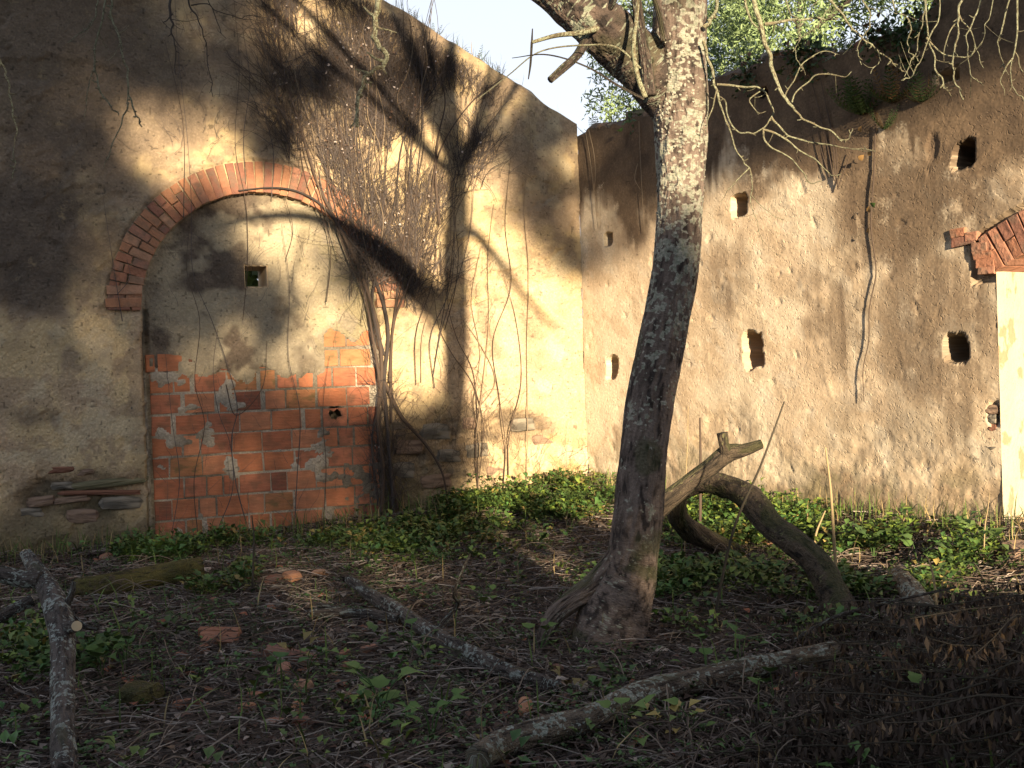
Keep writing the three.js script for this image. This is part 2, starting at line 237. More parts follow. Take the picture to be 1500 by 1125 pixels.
{
  const xs = []; for (let x = -7.2; x < -0.001; x += 0.02) xs.push(x); xs.push(0); for (let k = 1; k <= 8; k++) xs.unshift(-7.2 - k * 0.4);
  const brickLine = (x) => 1.60 + (x > ACX + 0.62 ? 0.36 : 0) + 0.34 * (fbm(x * 4.5, 1, 3, 6) - 0.5);
  const exposed = [area(wl, 30, 690, 215, 760), area(wl, 560, 605, 720, 725), area(wl, 690, 600, 800, 655)];
  const relief = (x, y) => {
    let z = 0.03 * (fbm(x * 1.1 + 9, y * 1.1, 3, 21) - 0.5) + 0.014 * (fbm(x * 5, y * 5, 3, 22) - 0.5) + 0.008 * (fbm(x * 17, y * 17, 2, 23) - 0.5);
    const n = fbm(x * 4, y * 4, 3, 29), e = Math.max(...exposed.map((f) => f(x, y, n))); z -= e * (0.03 + 0.05 * Math.abs(fbm(x * 6, y * 9, 3, 31) - 0.5) * 2);
    z -= 0.018 * ss(0.62, 0.66, fbm(x * 2.2 + 4, y * 3.1, 4, 55)); // flaked coat
    return z;
  };
  const zf = (x, y) => {
    const rag = 0.02 * (vn(x * 14, y * 14, 8) - 0.5), dx = x - ACX, dy = y - ACY, rr = Math.hypot(dx, dy);
    if (inArch(x, y, rag)) { let z = -0.10 + 0.35 * relief(x, y) + (y < brickLine(x) + 0.12 * (fbm(x * 9, y * 9, 2, 16) - 0.5) ? -0.002 + 0.014 * ss(0.65, 0.72, fbm(x * 4.3 + 8, y * 6.2, 4, 26)) : 0.013); if (Math.hypot((x - BHOLE[0]) / 0.075, (y - BHOLE[1]) / 0.055) < 1.25) z -= 0.25; if (x - (ACX - ARI) < 0.05 && y < ACY) z -= 0.05; return z; }
    if (y >= ACY - 0.02 && rr < ARO + rag * 1.5) return -0.016 + 0.4 * relief(x, y);
    return relief(x, y);
  };
  const cut = (x, y) => x > WIN[0] && x < WIN[1] && y > WIN[2] && y < WIN[3];
  const u0 = -10.4, uw = 10.4, v0 = -0.4, vh = 7.8;
  // colour: lime plaster, grime, damp, moss, where the photograph shows them
  const A = (...a) => area(wl, ...a);
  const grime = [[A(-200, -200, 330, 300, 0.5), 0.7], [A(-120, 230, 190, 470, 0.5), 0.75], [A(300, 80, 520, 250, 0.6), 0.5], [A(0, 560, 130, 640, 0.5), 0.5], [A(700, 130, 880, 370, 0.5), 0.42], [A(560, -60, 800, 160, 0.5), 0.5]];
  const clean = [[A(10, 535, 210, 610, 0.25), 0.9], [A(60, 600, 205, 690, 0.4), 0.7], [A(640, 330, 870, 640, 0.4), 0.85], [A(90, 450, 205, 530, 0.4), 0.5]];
  const mapFn = (u, v) => {
    const x = u0 + u * uw, y = v0 + v * vh, n = fbm(x * 2.1, y * 2.1, 5, 90), n2 = fbm(x * 7, y * 7, 4, 95), f = vn(x * 90, y * 90, 97), st = fbm(x * 9, y * 0.9, 4, 99), big = fbm(x * 0.7, y * 0.7, 3, 101);
    let c = lerp3([0.52, 0.39, 0.265], [0.63, 0.485, 0.285], ss(0.38, 0.6, n));
    c = lerp3(c, [0.40, 0.30, 0.20], 0.8 * ss(0.45, 0.65, n2)); c = lerp3(c, [0.62, 0.52, 0.36], 0.6 * ss(0.58, 0.68, fbm(x * 3.3, y * 4.4, 4, 111)));
    const arch = inArch(x, y, 0.0);
    if (arch) c = lerp3(lerp3([0.34, 0.295, 0.22], [0.47, 0.40, 0.28], ss(0.35, 0.62, n)), [0.40, 0.36, 0.15], 0.35 * ss(0.5, 0.6, n2) * ss(ACX, AR, x));
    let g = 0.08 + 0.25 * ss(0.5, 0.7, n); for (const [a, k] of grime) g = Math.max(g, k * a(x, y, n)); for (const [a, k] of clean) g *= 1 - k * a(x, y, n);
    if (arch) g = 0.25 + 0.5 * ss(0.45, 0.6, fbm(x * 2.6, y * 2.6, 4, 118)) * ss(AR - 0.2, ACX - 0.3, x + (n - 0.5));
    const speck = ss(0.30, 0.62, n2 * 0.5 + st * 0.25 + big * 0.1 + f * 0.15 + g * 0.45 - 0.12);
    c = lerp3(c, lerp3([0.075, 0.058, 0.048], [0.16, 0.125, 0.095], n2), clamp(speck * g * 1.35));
    const e = Math.max(...exposed.map((q) => q(x, y, n))); c = lerp3(c, lerp3([0.10, 0.075, 0.055], [0.30, 0.22, 0.14], ss(0.35, 0.65, fbm(x * 5, y * 11, 4, 121))), 0.85 * e);
    const damp = ss(0.75, 0.1, y + (n - 0.5) * 0.9) * ss(-0.9, -2.2, x + (n2 - 0.5)); c = lerp3(c, lerp3([0.06, 0.055, 0.018], [0.14, 0.115, 0.07], n2), 0.85 * damp);
    c = lerp3(c, [0.42, 0.29, 0.06], 0.5 * ss(0.9, 0.2, y + (n - 0.5) * 0.7) * ss(-1.3, -0.7, x) * ss(0.42, 0.6, n2));
    if (arch && y < brickLine(x) + 0.12 * (fbm(x * 9, y * 9, 2, 16) - 0.5)) c = lerp3([0.20, 0.17, 0.13], [0.44, 0.39, 0.32], ss(0.35, 0.6, n));
    const k = (0.78 + 0.42 * f * f + 0.25 * (n2 - 0.5)) * (vn(x * 36, y * 40, 141) > 0.89 ? 0.55 : 1); return c.map((q) => q * k);
  };
  const bmp = tex(1024, 1024, (u, v) => fbm(u * 110, v * 110, 4, 131), false); bmp.repeat.set(4, 3);
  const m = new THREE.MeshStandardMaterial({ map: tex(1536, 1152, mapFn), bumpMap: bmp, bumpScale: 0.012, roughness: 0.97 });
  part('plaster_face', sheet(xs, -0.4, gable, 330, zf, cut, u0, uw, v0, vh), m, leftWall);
  const back = mat(0.5, 0.385, 0.26), bx = []; for (let x = -10.4; x <= 0.001; x += 0.1) bx.push(x);
  part('rear_face', backFace(bx, -0.4, gable, [[[WIN[0], WIN[2]], [WIN[1], WIN[2]], [WIN[1], WIN[3]], [WIN[0], WIN[3]]]]), back, leftWall);
  const wx = (WIN[0] + WIN[1]) / 2, wy = (WIN[2] + WIN[3]) / 2, ww = WIN[1] - WIN[0], wh = WIN[3] - WIN[2], rev = [];
  for (const [w, h, x, y] of [[0.03, wh + 0.06, wx - ww / 2 - 0.005, wy], [0.03, wh + 0.06, wx + ww / 2 + 0.005, wy], [ww, 0.03, wx, wy - wh / 2 - 0.005], [ww, 0.03, wx, wy + wh / 2 + 0.005]]) rev.push(new THREE.BoxGeometry(w, h, 0.49).translate(x, y, -0.352));
  part('window_reveal', merge(rev), mat(0.48, 0.37, 0.25), leftWall);

  // hollow bricks of the infill, course by course
  const r = rng(11), infill = new THREE.Group(); infill.name = 'archway_infill'; leftWall.add(infill);
  const lay = (x0, x1, y0, y1, k) => { const w = x1 - x0, h = y1 - y0; if (w < 0.03) return; const b = part('brick', brickGeo(w, h, 0.06, r, 0.0055), RIBBED[k ?? pick([0, 0, 2, 2, 5, 1, 3, 4, 0, 5], r)], infill); b.position.set((x0 + x1) / 2, (y0 + y1) / 2, -0.128 + r() * 0.006); b.rotation.set((r() - 0.5) * 0.03, (r() - 0.5) * 0.02, (r() - 0.5) * 0.012); };
  for (let k = -1; k < 8; k++) {
    const y0 = 0.208 * k - 0.01 + 0.006, y1 = y0 + 0.187; let x = AL + 0.055 + (k % 2 ? -0.0 : 0.0), first = true;
    while (x < AR - 0.05) {
      let w = first ? (k % 2 ? 0.14 + r() * 0.08 : 0.28) : pick([0.3, 0.3, 0.29, 0.285, 0.2, 0.24, 0.145], r); first = false;
      let x1 = Math.min(x + w, AR - 0.015);
      if (BHOLE[1] > y0 && BHOLE[1] < y1 && x < BHOLE[0] + 0.11 && x1 > BHOLE[0] - 0.11) { // the smashed brick
        if (x < BHOLE[0] - 0.15) { lay(x, BHOLE[0] - 0.15, y0, y1, 0); }
        const s = new THREE.Shape(); const bx0 = BHOLE[0] - 0.125, bx1 = BHOLE[0] + 0.125; s.moveTo(bx0, y0); s.lineTo(bx1, y0); s.lineTo(bx1, y1); s.lineTo(bx0, y1); s.closePath();
        const h = new THREE.Path(); [[-0.07, 0.005], [-0.04, -0.045], [0.015, -0.06], [0.03, -0.03], [0.075, -0.025], [0.055, 0.03], [0.025, 0.055], [-0.015, 0.028], [-0.05, 0.05]].forEach(([a, b], i) => h[i ? 'lineTo' : 'moveTo'](BHOLE[0] + a, BHOLE[1] + b)); s.holes.push(h);
        const g = new THREE.ExtrudeGeometry(s, { depth: 0.03, bevelEnabled: false }); const p = g.attributes.position, uv = g.attributes.uv; for (let i = 0; i < p.count; i++) uv.setXY(i, (p.getX(i) - bx0) / 0.25, (p.getY(i) - y0) / 0.187);
        part('brick', g, RIBBED[5], infill).position.z = -0.128; x = bx1 + 0.016; continue;
      }
      lay(x, x1, y0, y1); x = x1 + (r() < 0.2 ? 0.04 : 0.012) + r() * 0.010;
    }
  }
  for (const [a, b, k, t] of [[214, 228, 8, 0], [232, 268, 8, 0], [278, 306, 8, 3], [325, 357, 8, 3], [366, 399, 8, 1], [460, 498, 8, 4], [502, 546, 8, 4], [474, 510, 9, 4], [513, 545, 9, 0], [492, 535, 10, 4]]) {
    const y0 = 0.208 * k - 0.004, h = [0.17, 0.187, 0.06][k - 8] * (a === 366 ? 0.5 : 1); lay(wl(a, 525)[0], wl(b, 525)[0], y0, y0 + h, t);
  }
  // brick arch: hand-made bricks set radially, halves and wholes in turn
  const arch = new THREE.Group(); arch.name = 'brick_arch'; leftWall.add(arch);
  const N = 47;
  for (let k = 0; k < N; k++) {
    const a = Math.PI * (1 - (k + 0.5) / N), rm = (ARI + ARO) / 2, th = Math.PI * rm / N, top = Math.abs(a - Math.PI / 2) < 0.55;
    const spans = top && r() < 0.8 ? [[0, 1]] : k % 2 ? [[0, 0.5], [0.5, 1]] : r() < 0.5 ? [[0, 0.32], [0.32, 1]] : [[0, 0.68], [0.68, 1]];
    for (const [s0, s1] of spans) {
      const ra = ARI + 0.004 + s0 * 0.315, rb = ARI + 0.004 + s1 * 0.315 - 0.012, rc = (ra + rb) / 2;
      const b = part('brick', brickGeo(rb - ra, th * rc / rm - 0.012, 0.1, r, 0.006, 0.3), CLAY[pick([0, 1, 2, 3, 5], r)], arch);
      b.position.set(ACX + Math.cos(a) * rc, ACY + Math.sin(a) * rc, -0.045 + r() * 0.016); b.rotation.set((r() - 0.5) * 0.05, (r() - 0.5) * 0.05, a + (r() - 0.5) * 0.03);
    }
  }
  for (const [px, py, w, h, t] of [[180, 427, 0.33, 0.085, 0], [181, 408, 0.32, 0.08, 2]]) { const [x, y] = wl(px, py); const b = part('brick', brickGeo(w, h, 0.1, r, 0.006, 0.3), CLAY[t], arch); b.position.set(x, y - 0.11, -0.03); }
  // rubble showing where the coat has fallen off
  const stones = [[90, 688, .26, .07, 2], [125, 690, .18, .09, 0], [150, 683, .15, .13, 0], [178, 686, .2, .12, 0], [200, 668, .1, .06, 3], [160, 708, .75, .085, 3], [92, 712, .22, .08, 1], [150, 722, .8, .05, 2], [105, 732, .35, .07, 0], [178, 737, .42, .13, 1], [60, 735, .25, .1, 0], [196, 598, .12, .2, 1], [40, 752, .3, .1, 1], [120, 757, .3, .14, 0],
    [585, 622, .3, .13, 1], [640, 632, .36, .2, 1], [690, 620, .2, .14, 0], [600, 655, .34, .16, 0], [660, 668, .3, .15, 1], [590, 690, .3, .18, 1], [640, 705, .4, .16, 0], [700, 660, .26, .16, 1], [768, 622, .3, .16, 1], [800, 645, .32, .14, 0], [730, 690, .3, .14, 0]];
  stones.forEach(([px, py, w, h, t], i) => { const [x, y] = wl(px, py); const b = part('stone', stoneGeo(w, h, 0.13, i + 3), STONES[t], leftWall); b.position.set(x, y, -0.06 - 0.02 * r()); b.rotation.z = (r() - 0.5) * 0.15; });
}

// ----- side wall with putlog holes and the arched gateway
const rightWall = thing('ruined_wall', 'long weathered plaster wall with square putlog holes and an arched gateway', 'wall', null, CORNER); rightWall.rotation.y = ANG_R;
const JX = wr(1464, 560)[0], SPR = wr(1464, 397)[1], OW = 2.35, RS = 2.35, GCX = JX + OW / 2, GCY = SPR - RS * Math.cos(Math.PI / 6);
const inGate = (x, y, g = 0) => Math.abs(x - GCX) < OW / 2 + g && (y < SPR || Math.hypot(x - GCX, y - GCY) < RS + g);
const wallTop = (() => { const k = [[858, 196], [900, 183], [945, 168], [1040, 128], [1075, 107], [1130, 90], [1200, 78], [1280, 68], [1335, 58], [1350, 40], [1372, -5], [1400, -60], [1500, -120], [1540, -150]].map(([a, b]) => wr(a, b)); return (x) => { let i = 0; if (x <= k[0][0]) return k[0][1]; while (i < k.length - 2 && k[i + 1][0] < x) i++; const y = mix(k[i][1], k[i + 1][1], clamp((x - k[i][0]) / (k[i + 1][0] - k[i][0]))); return y + 0.22 * (fbm(x * 4.5, 5, 4, 14) - 0.5); }; })();
{
  const H = (x0, y0, x1, y1) => { const a = wr(x0, (y0 + y1) / 2), b = wr(x1, (y0 + y1) / 2), c = wr((x0 + x1) / 2, y0), d = wr((x0 + x1) / 2, y1); return [(a[0] + b[0]) / 2, (c[1] + d[1]) / 2, Math.abs(b[0] - a[0]) / 2, Math.abs(c[1] - d[1]) / 2]; };
  const holes = [H(885, 340, 897, 361), H(890, 522, 905, 556), H(1072, 284, 1094, 317), H(1090, 486, 1118, 541), H(1396, 207, 1428, 245), H(1384, 492, 1418, 532), H(1112, 130, 1124, 142)];
  const gap = H(1366, 100, 1405, 121);
  const seams = [[1446, 590, 1470, 625, 0.05], [1358, 200, 1372, 235, 0.02]].map(([a, b, c, d, z]) => [area(wr, a, b, c, d, 0.3), z]);
  const base = area(wr, 850, 690, 1700, 900, 0.18), peel = [area(wr, 990, 620, 1160, 720, 0.2), area(wr, 1180, 640, 1470, 800, 0.3)];
  const relief = (x, y) => {
    const n = fbm(x * 4, y * 4, 3, 229), rough = Math.max(base(x, y, n), ...peel.map((f) => f(x, y, n)));
    let z = 0.045 * (fbm(x * 0.9 + 3, y * 0.9, 3, 221) - 0.5) + 0.009 * (fbm(x * 4.2 + y * 1.2, y * 4.2, 3, 222) - 0.5) + 0.0022 * (fbm(x * 13 + y * 5, y * 10, 2, 223) - 0.5);
    const pit = vn(x * 16 + y * 6, y * 11, 226) * vn(x * 7, y * 9, 227); z -= 0.008 * ss(0.62, 0.72, pit);
    const chip = vn(x * 11 + y * 3, y * 8, 236); z += 0.004 * ss(0.86, 0.9, chip);
    z -= rough * (0.006 + 0.018 * Math.abs(fbm(x * 8, y * 6, 3, 231) - 0.5) + 0.012 * fbm(x * 22, y * 16, 2, 233));
    for (const [f, k] of seams) z -= k * f(x, y, n);
    return z;
  };
  const zf = (x, y) => {
    let z = relief(x, y);
    for (const [cx, cy, rx, ry] of holes) { const q = 0.55 * (fbm(x * 9, y * 9, 2, 3) - 0.5), e = Math.pow(Math.pow(Math.abs(x - cx) / rx, 4) + Math.pow(Math.abs(y - cy) / ry, 4), 0.25) + q; if (e < 1) z -= 0.42 * ss(1.0, 0.86, e); }
    if (y > SPR - 0.08 && Math.hypot(x - GCX, y - GCY) < RS + 0.34 && Math.abs(x - GCX) < OW / 2 + 0.2) z -= 0.05;
    return z;
  };
  const cut = (x, y) => inGate(x, y, y > SPR ? 0.05 : 0) || (Math.abs(x - gap[0]) < gap[2] && Math.abs(y - gap[1]) < gap[3]);
  const xs = []; const n0 = Math.round(JX / 0.016), st = JX / n0; for (let i = 0; i <= n0 + 30; i++) xs.push(i * st); for (let x = xs[xs.length - 1]; x < 11;) { x += 0.1; xs.push(x); }
  { let b = 0; xs.forEach((x, i) => { if (Math.abs(x - JX - OW) < Math.abs(xs[b] - JX - OW)) b = i; }); xs[b] = JX + OW; }
  const u0 = 0, uw = 11.2, v0 = -0.4, vh = 6.6, A = (...a) => area(wr, ...a);
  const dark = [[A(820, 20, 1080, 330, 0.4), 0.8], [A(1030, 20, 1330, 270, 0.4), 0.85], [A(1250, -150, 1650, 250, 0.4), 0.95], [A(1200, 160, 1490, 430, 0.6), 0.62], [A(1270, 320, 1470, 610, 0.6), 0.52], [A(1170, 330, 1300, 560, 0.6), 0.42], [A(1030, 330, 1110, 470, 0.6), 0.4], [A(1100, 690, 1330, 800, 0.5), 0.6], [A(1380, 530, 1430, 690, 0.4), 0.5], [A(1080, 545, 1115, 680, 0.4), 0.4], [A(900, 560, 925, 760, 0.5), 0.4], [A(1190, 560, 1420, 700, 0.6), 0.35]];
  const mapFn = (u, v) => {
    const x = u0 + u * uw, y = v0 + v * vh, n = fbm(x * 2.4, y * 2.4, 5, 290), n2 = fbm(x * 8, y * 7, 4, 295), f = vn(x * 90, y * 90, 297), stk = fbm(x * 10, y * 0.8, 4, 299);
    let c = lerp3([0.64, 0.505, 0.36], [0.69, 0.58, 0.435], ss(0.4, 0.62, n)); c = lerp3(c, [0.48, 0.36, 0.24], 0.5 * ss(0.5, 0.66, fbm(x * 5 + y * 3, y * 4, 4, 303)));
    c = lerp3(c, [0.72, 0.64, 0.52], 0.45 * ss(0.58, 0.72, fbm(x * 6 + y * 2, y * 5, 4, 305)));
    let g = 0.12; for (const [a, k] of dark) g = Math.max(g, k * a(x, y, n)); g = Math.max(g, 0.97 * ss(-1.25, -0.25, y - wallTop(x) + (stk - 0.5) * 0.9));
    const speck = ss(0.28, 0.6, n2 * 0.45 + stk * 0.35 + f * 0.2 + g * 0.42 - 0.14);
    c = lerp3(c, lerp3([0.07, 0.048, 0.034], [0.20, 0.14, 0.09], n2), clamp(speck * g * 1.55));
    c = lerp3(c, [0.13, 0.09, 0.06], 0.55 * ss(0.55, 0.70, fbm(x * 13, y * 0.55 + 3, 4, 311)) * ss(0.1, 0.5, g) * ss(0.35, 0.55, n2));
    const b = base(x, y, n); c = lerp3(c, lerp3([0.30, 0.22, 0.14], [0.56, 0.49, 0.40], ss(0.38, 0.64, n2)), 0.7 * b);
    c = lerp3(c, [0.13, 0.10, 0.03], 0.7 * ss(0.85, 0.3, y + (n - 0.5) * 0.7) * ss(0.4, 0.6, n2));
    const k = (0.80 + 0.4 * f * f) * (vn(x * 38 + y * 9, y * 30, 341) > 0.93 ? 0.6 : 1); return c.map((q) => q * k);
  };
  const marks = new Float32Array(1024 * 1024), rm = rng(332);
  for (let i = 0; i < 2600; i++) { const x = rm() * 1024, y = rm() * 1024, a = -0.9 + (rm() - .5) * 1.8, l = 4 + rm() * rm() * 34, w = 1.2 + rm() * 2.2, sg = rm() < 0.55 ? -1 : 0.8, ca = Math.cos(a), sa = Math.sin(a); for (let t = 0; t < l; t += 0.5) { const b = 2.2 * Math.sin(t * 0.35 + i), k = 1 - Math.abs(t / l * 2 - 1); for (let q = -w; q <= w; q += 0.6) { const X = (Math.round(x + ca * t - sa * (q + b)) + 2048) & 1023, Y = (Math.round(y + sa * t + ca * (q + b)) + 2048) & 1023; marks[Y * 1024 + X] = sg * k * (1 - Math.abs(q) / (w + 0.5)); } } }
  const bmp = tex(1024, 1024, (u, v) => 0.5 + 0.30 * (fbm(u * 100, v * 90, 4, 331) - 0.5) + 0.42 * marks[Math.floor(v * 1024) * 1024 + Math.floor(u * 1024)], false); bmp.repeat.set(5, 3);
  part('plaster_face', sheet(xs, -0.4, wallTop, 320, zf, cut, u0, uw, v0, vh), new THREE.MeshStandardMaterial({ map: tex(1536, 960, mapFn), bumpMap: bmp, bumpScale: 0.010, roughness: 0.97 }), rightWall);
  const bx = []; for (let x = 0; x <= 11.05; x += 0.1) bx.push(x); const gp = [[JX, -0.3], [JX + OW, -0.3], [JX + OW, SPR]]; for (let a = 60; a <= 120; a += 6) gp.push([GCX + RS * Math.cos(a * Math.PI / 180), GCY + RS * Math.sin(a * Math.PI / 180)]);
  part('rear_face', backFace(bx, -0.4, wallTop, [gp, [[gap[0] - gap[2], gap[1] - gap[3]], [gap[0] + gap[2], gap[1] - gap[3]], [gap[0] + gap[2], gap[1] + gap[3]], [gap[0] - gap[2], gap[1] + gap[3]]]]), mat(0.58, 0.46, 0.34), rightWall);
  { const rev = []; for (const [w, h, x, y] of [[0.05, gap[3] * 2 + 0.1, gap[0] - gap[2] - 0.02, gap[1]], [0.05, gap[3] * 2 + 0.1, gap[0] + gap[2] + 0.02, gap[1]], [gap[2] * 2, 0.05, gap[0], gap[1] - gap[3] - 0.02], [gap[2] * 2, 0.05, gap[0], gap[1] + gap[3] + 0.02]]) rev.push(new THREE.BoxGeometry(w, h, 0.56).translate(x, y, -0.315)); part('gap_reveal', merge(rev), mat(0.58, 0.46, 0.34), rightWall); }
  // whitewashed jambs of the gateway
  const jm = new THREE.MeshStandardMaterial({ map: tex(512, 1024, (u, v) => { const n = fbm(u * 5, v * 16, 4, 351), f = vn(u * 120, v * 400, 352); return lerp3([0.44, 0.37, 0.26], [0.50, 0.44, 0.33], n).map((q, i) => q * (f > 0.9 ? 0.6 : 1) * mix(1, [0.7, 0.6, 0.5][i], ss(0.58, 0.68, fbm(u * 7, v * 20, 4, 357)))); }), bumpMap: tex(256, 512, (u, v) => fbm(u * 20, v * 70, 4, 353), false), bumpScale: 0.01, roughness: 0.95 });
  for (const [x, ry] of [[JX, Math.PI / 2], [JX + OW, -Math.PI / 2]]) { const g = new THREE.PlaneGeometry(0.6, SPR + 0.4, 12, 60); const p = g.attributes.position; for (let i = 0; i < p.count; i++) if (Math.abs(p.getX(i)) < 0.29) p.setZ(i, 0.03 * (fbm(p.getX(i) * 6, p.getY(i) * 6, 4, 44) - 0.5) + 0.012); g.computeVertexNormals(); g.rotateY(ry).translate(x, SPR / 2 - 0.2, -0.3); part('gateway_jamb', g, jm, rightWall); }
  const r = rng(23), arch = new THREE.Group(); arch.name = 'gateway_arch'; rightWall.add(arch);
  const N = 30; for (let k = 0; k < N; k++) {
    const a = (120 - 60 * (k + 0.5) / N) * Math.PI / 180, th = RS * Math.PI / 3 / N;
    for (const [s0, s1] of k % 2 ? [[0, 1]] : [[0, 0.52], [0.52, 1]]) { const ra = RS + s0 * 0.31, rb = RS + s1 * 0.31 - 0.012, rc = (ra + rb) / 2; const b = part('brick', brickGeo(rb - ra, th * rc / RS - 0.014, 0.54, r, 0.006, 0.3), CLAY[pick([1, 3, 5, 3, 1], r)], arch); b.position.set(GCX + Math.cos(a) * rc, GCY + Math.sin(a) * rc, -0.272 + r() * 0.014); b.rotation.z = a + (r() - 0.5) * 0.03; }
  }
  for (const [px, py, w, h] of [[1404, 341, 0.13, 0.075], [1424, 346, 0.1, 0.07], [1412, 353, 0.2, 0.07], [1436, 363, 0.13, 0.08], [1440, 374, 0.15, 0.06], [1444, 385, 0.15, 0.065], [1446, 396, 0.13, 0.06]]) { const [x, y] = wr(px, py); const b = part('brick', brickGeo(w, h, 0.1, r, 0.006, 0.3), CLAY[pick([1, 3, 5], r)], arch); b.position.set(x, y, -0.03); b.rotation.z = (r() - 0.5) * 0.1; }
  for (let i = 0; i < 26; i++) { const x = 0.3 + i * 0.185 + r() * 0.1, b = part('stone', stoneGeo(0.12 + r() * 0.18, 0.07 + r() * 0.1, 0.16, 90 + i), STONES[i % 4], rightWall); b.position.set(x, wallTop(x) + 0.01, -0.06 - r() * 0.14); b.rotation.set(0, r() * 3, (r() - .5) * 0.5); }
  for (let i = 0; i < 5; i++) { const [x, y] = wr(1458 + r() * 6, 600 + i * 14); const b = part('stone', stoneGeo(0.1 + r() * 0.06, 0.08, 0.1, 60 + i), STONES[i % 3], rightWall); b.position.set(Math.min(x, JX - 0.09), y, -0.05); }
}

// ---------------------------------------------------------------- bark
function barkTex(base, light, lichen, seed, lich, len, per) { // one picture covers len metres of stem; per: bark plates round the stem
  return tex(512, len > 3 ? 2048 : 1024, (u, v) => {
    const m = v * len, q0 = per / 36, warp = 0.04 * vnp(u * 8, m * 6, 8, seed + 1), n = fbmp(u, m * 4, 5, 3, seed), rib = fbmp(u + warp, m * 11 / q0, per, 3, seed + 2), f = vnp(u * 180, m * 300, 180, seed + 4);
    let c = lerp3(base, light, ss(0.28, 0.72, n * 0.35 + rib * 0.65)); if (rib < 0.36) c = lerp3(c, base.map((z) => z * 0.5), ss(0.36, 0.26, rib));
    const k = lich(v), big = fbmp(u, m * 7, 6, 3, seed + 5), sp = fbmp(u, m * 42 / q0, per, 3, seed + 6);
    const l = ss(0.69 - 0.22 * k, 0.72 - 0.2 * k, sp * 0.6 + big * 0.4); c = lerp3(c, lerp3(lichen, [lichen[0] * 0.5, lichen[1] * 0.58, lichen[2] * 0.5], vnp(u * 60, m * 110, 60, seed + 9)), l * 0.85 * ss(0, 0.15, k));
    c = lerp3(c, [0.04, 0.05, 0.012], 0.6 * ss(0.58, 0.72, fbmp(u, m * 3, 4, 3, seed + 12)) * (1 - k * 0.7)); return c.map((q) => q * (0.72 + 0.5 * f));
  });
}
const barkBump = tex(512, 1024, (u, v) => { const w = 0.03 * vnp(u * 8, v * 6, 8, 401); return 0.7 * fbmp(u + w, v * 11, 36, 3, 402) + 0.3 * fbmp(u, v * 60, 48, 3, 408); }, false);
function bark(base, light, lichen, seed, lich, len, per = 24) { const m = new THREE.MeshStandardMaterial({ map: barkTex(base, light, lichen, seed, lich, len, per), bumpMap: barkBump.clone(), bumpScale: per > 20 ? 0.03 : 0.008, roughness: 0.95 }); m.map.repeat.set(1, 1 / len); m.bumpMap.repeat.set(1, per > 30 ? 1 : 2); return m; }
const TRUNK = bark([0.065, 0.047, 0.039], [0.18, 0.138, 0.115], [0.38, 0.365, 0.31], 500, (v) => 0.12 + 0.8 * ss(0.30, 0.50, v), 7, 36);
const LIMB = bark([0.04, 0.03, 0.026], [0.11, 0.08, 0.065], [0.34, 0.35, 0.28], 520, () => 0.5, 3);
const LOG = bark([0.04, 0.031, 0.026], [0.11, 0.09, 0.077], [0.36, 0.38, 0.36], 540, () => 0.5, 2);
const GREYLOG = bark([0.06, 0.045, 0.034], [0.16, 0.125, 0.09], [0.38, 0.40, 0.36], 580, () => 0.6, 2);
const DEADWOOD = bark([0.04, 0.03, 0.021], [0.10, 0.075, 0.052], [0.20, 0.18, 0.09], 560, () => 0.12, 2);
const MOSSY = bark([0.06, 0.05, 0.012], [0.10, 0.085, 0.02], [0.11, 0.075, 0.045], 600, () => 0.35, 2);
const TWIGLICHEN = bark([0.10, 0.085, 0.055], [0.24, 0.20, 0.125], [0.46, 0.46, 0.33], 620, () => 0.95, 1, 10);
const TWIGDARK = mat(0.045, 0.035, 0.03), STRAW = mat(0.33, 0.25, 0.14), CUT = mat(0.52, 0.42, 0.28), CANE = mat(0.05, 0.042, 0.03);
const pxPath = (list, D) => list.map(([x, y, d]) => atDepth(x, y, d ?? D));

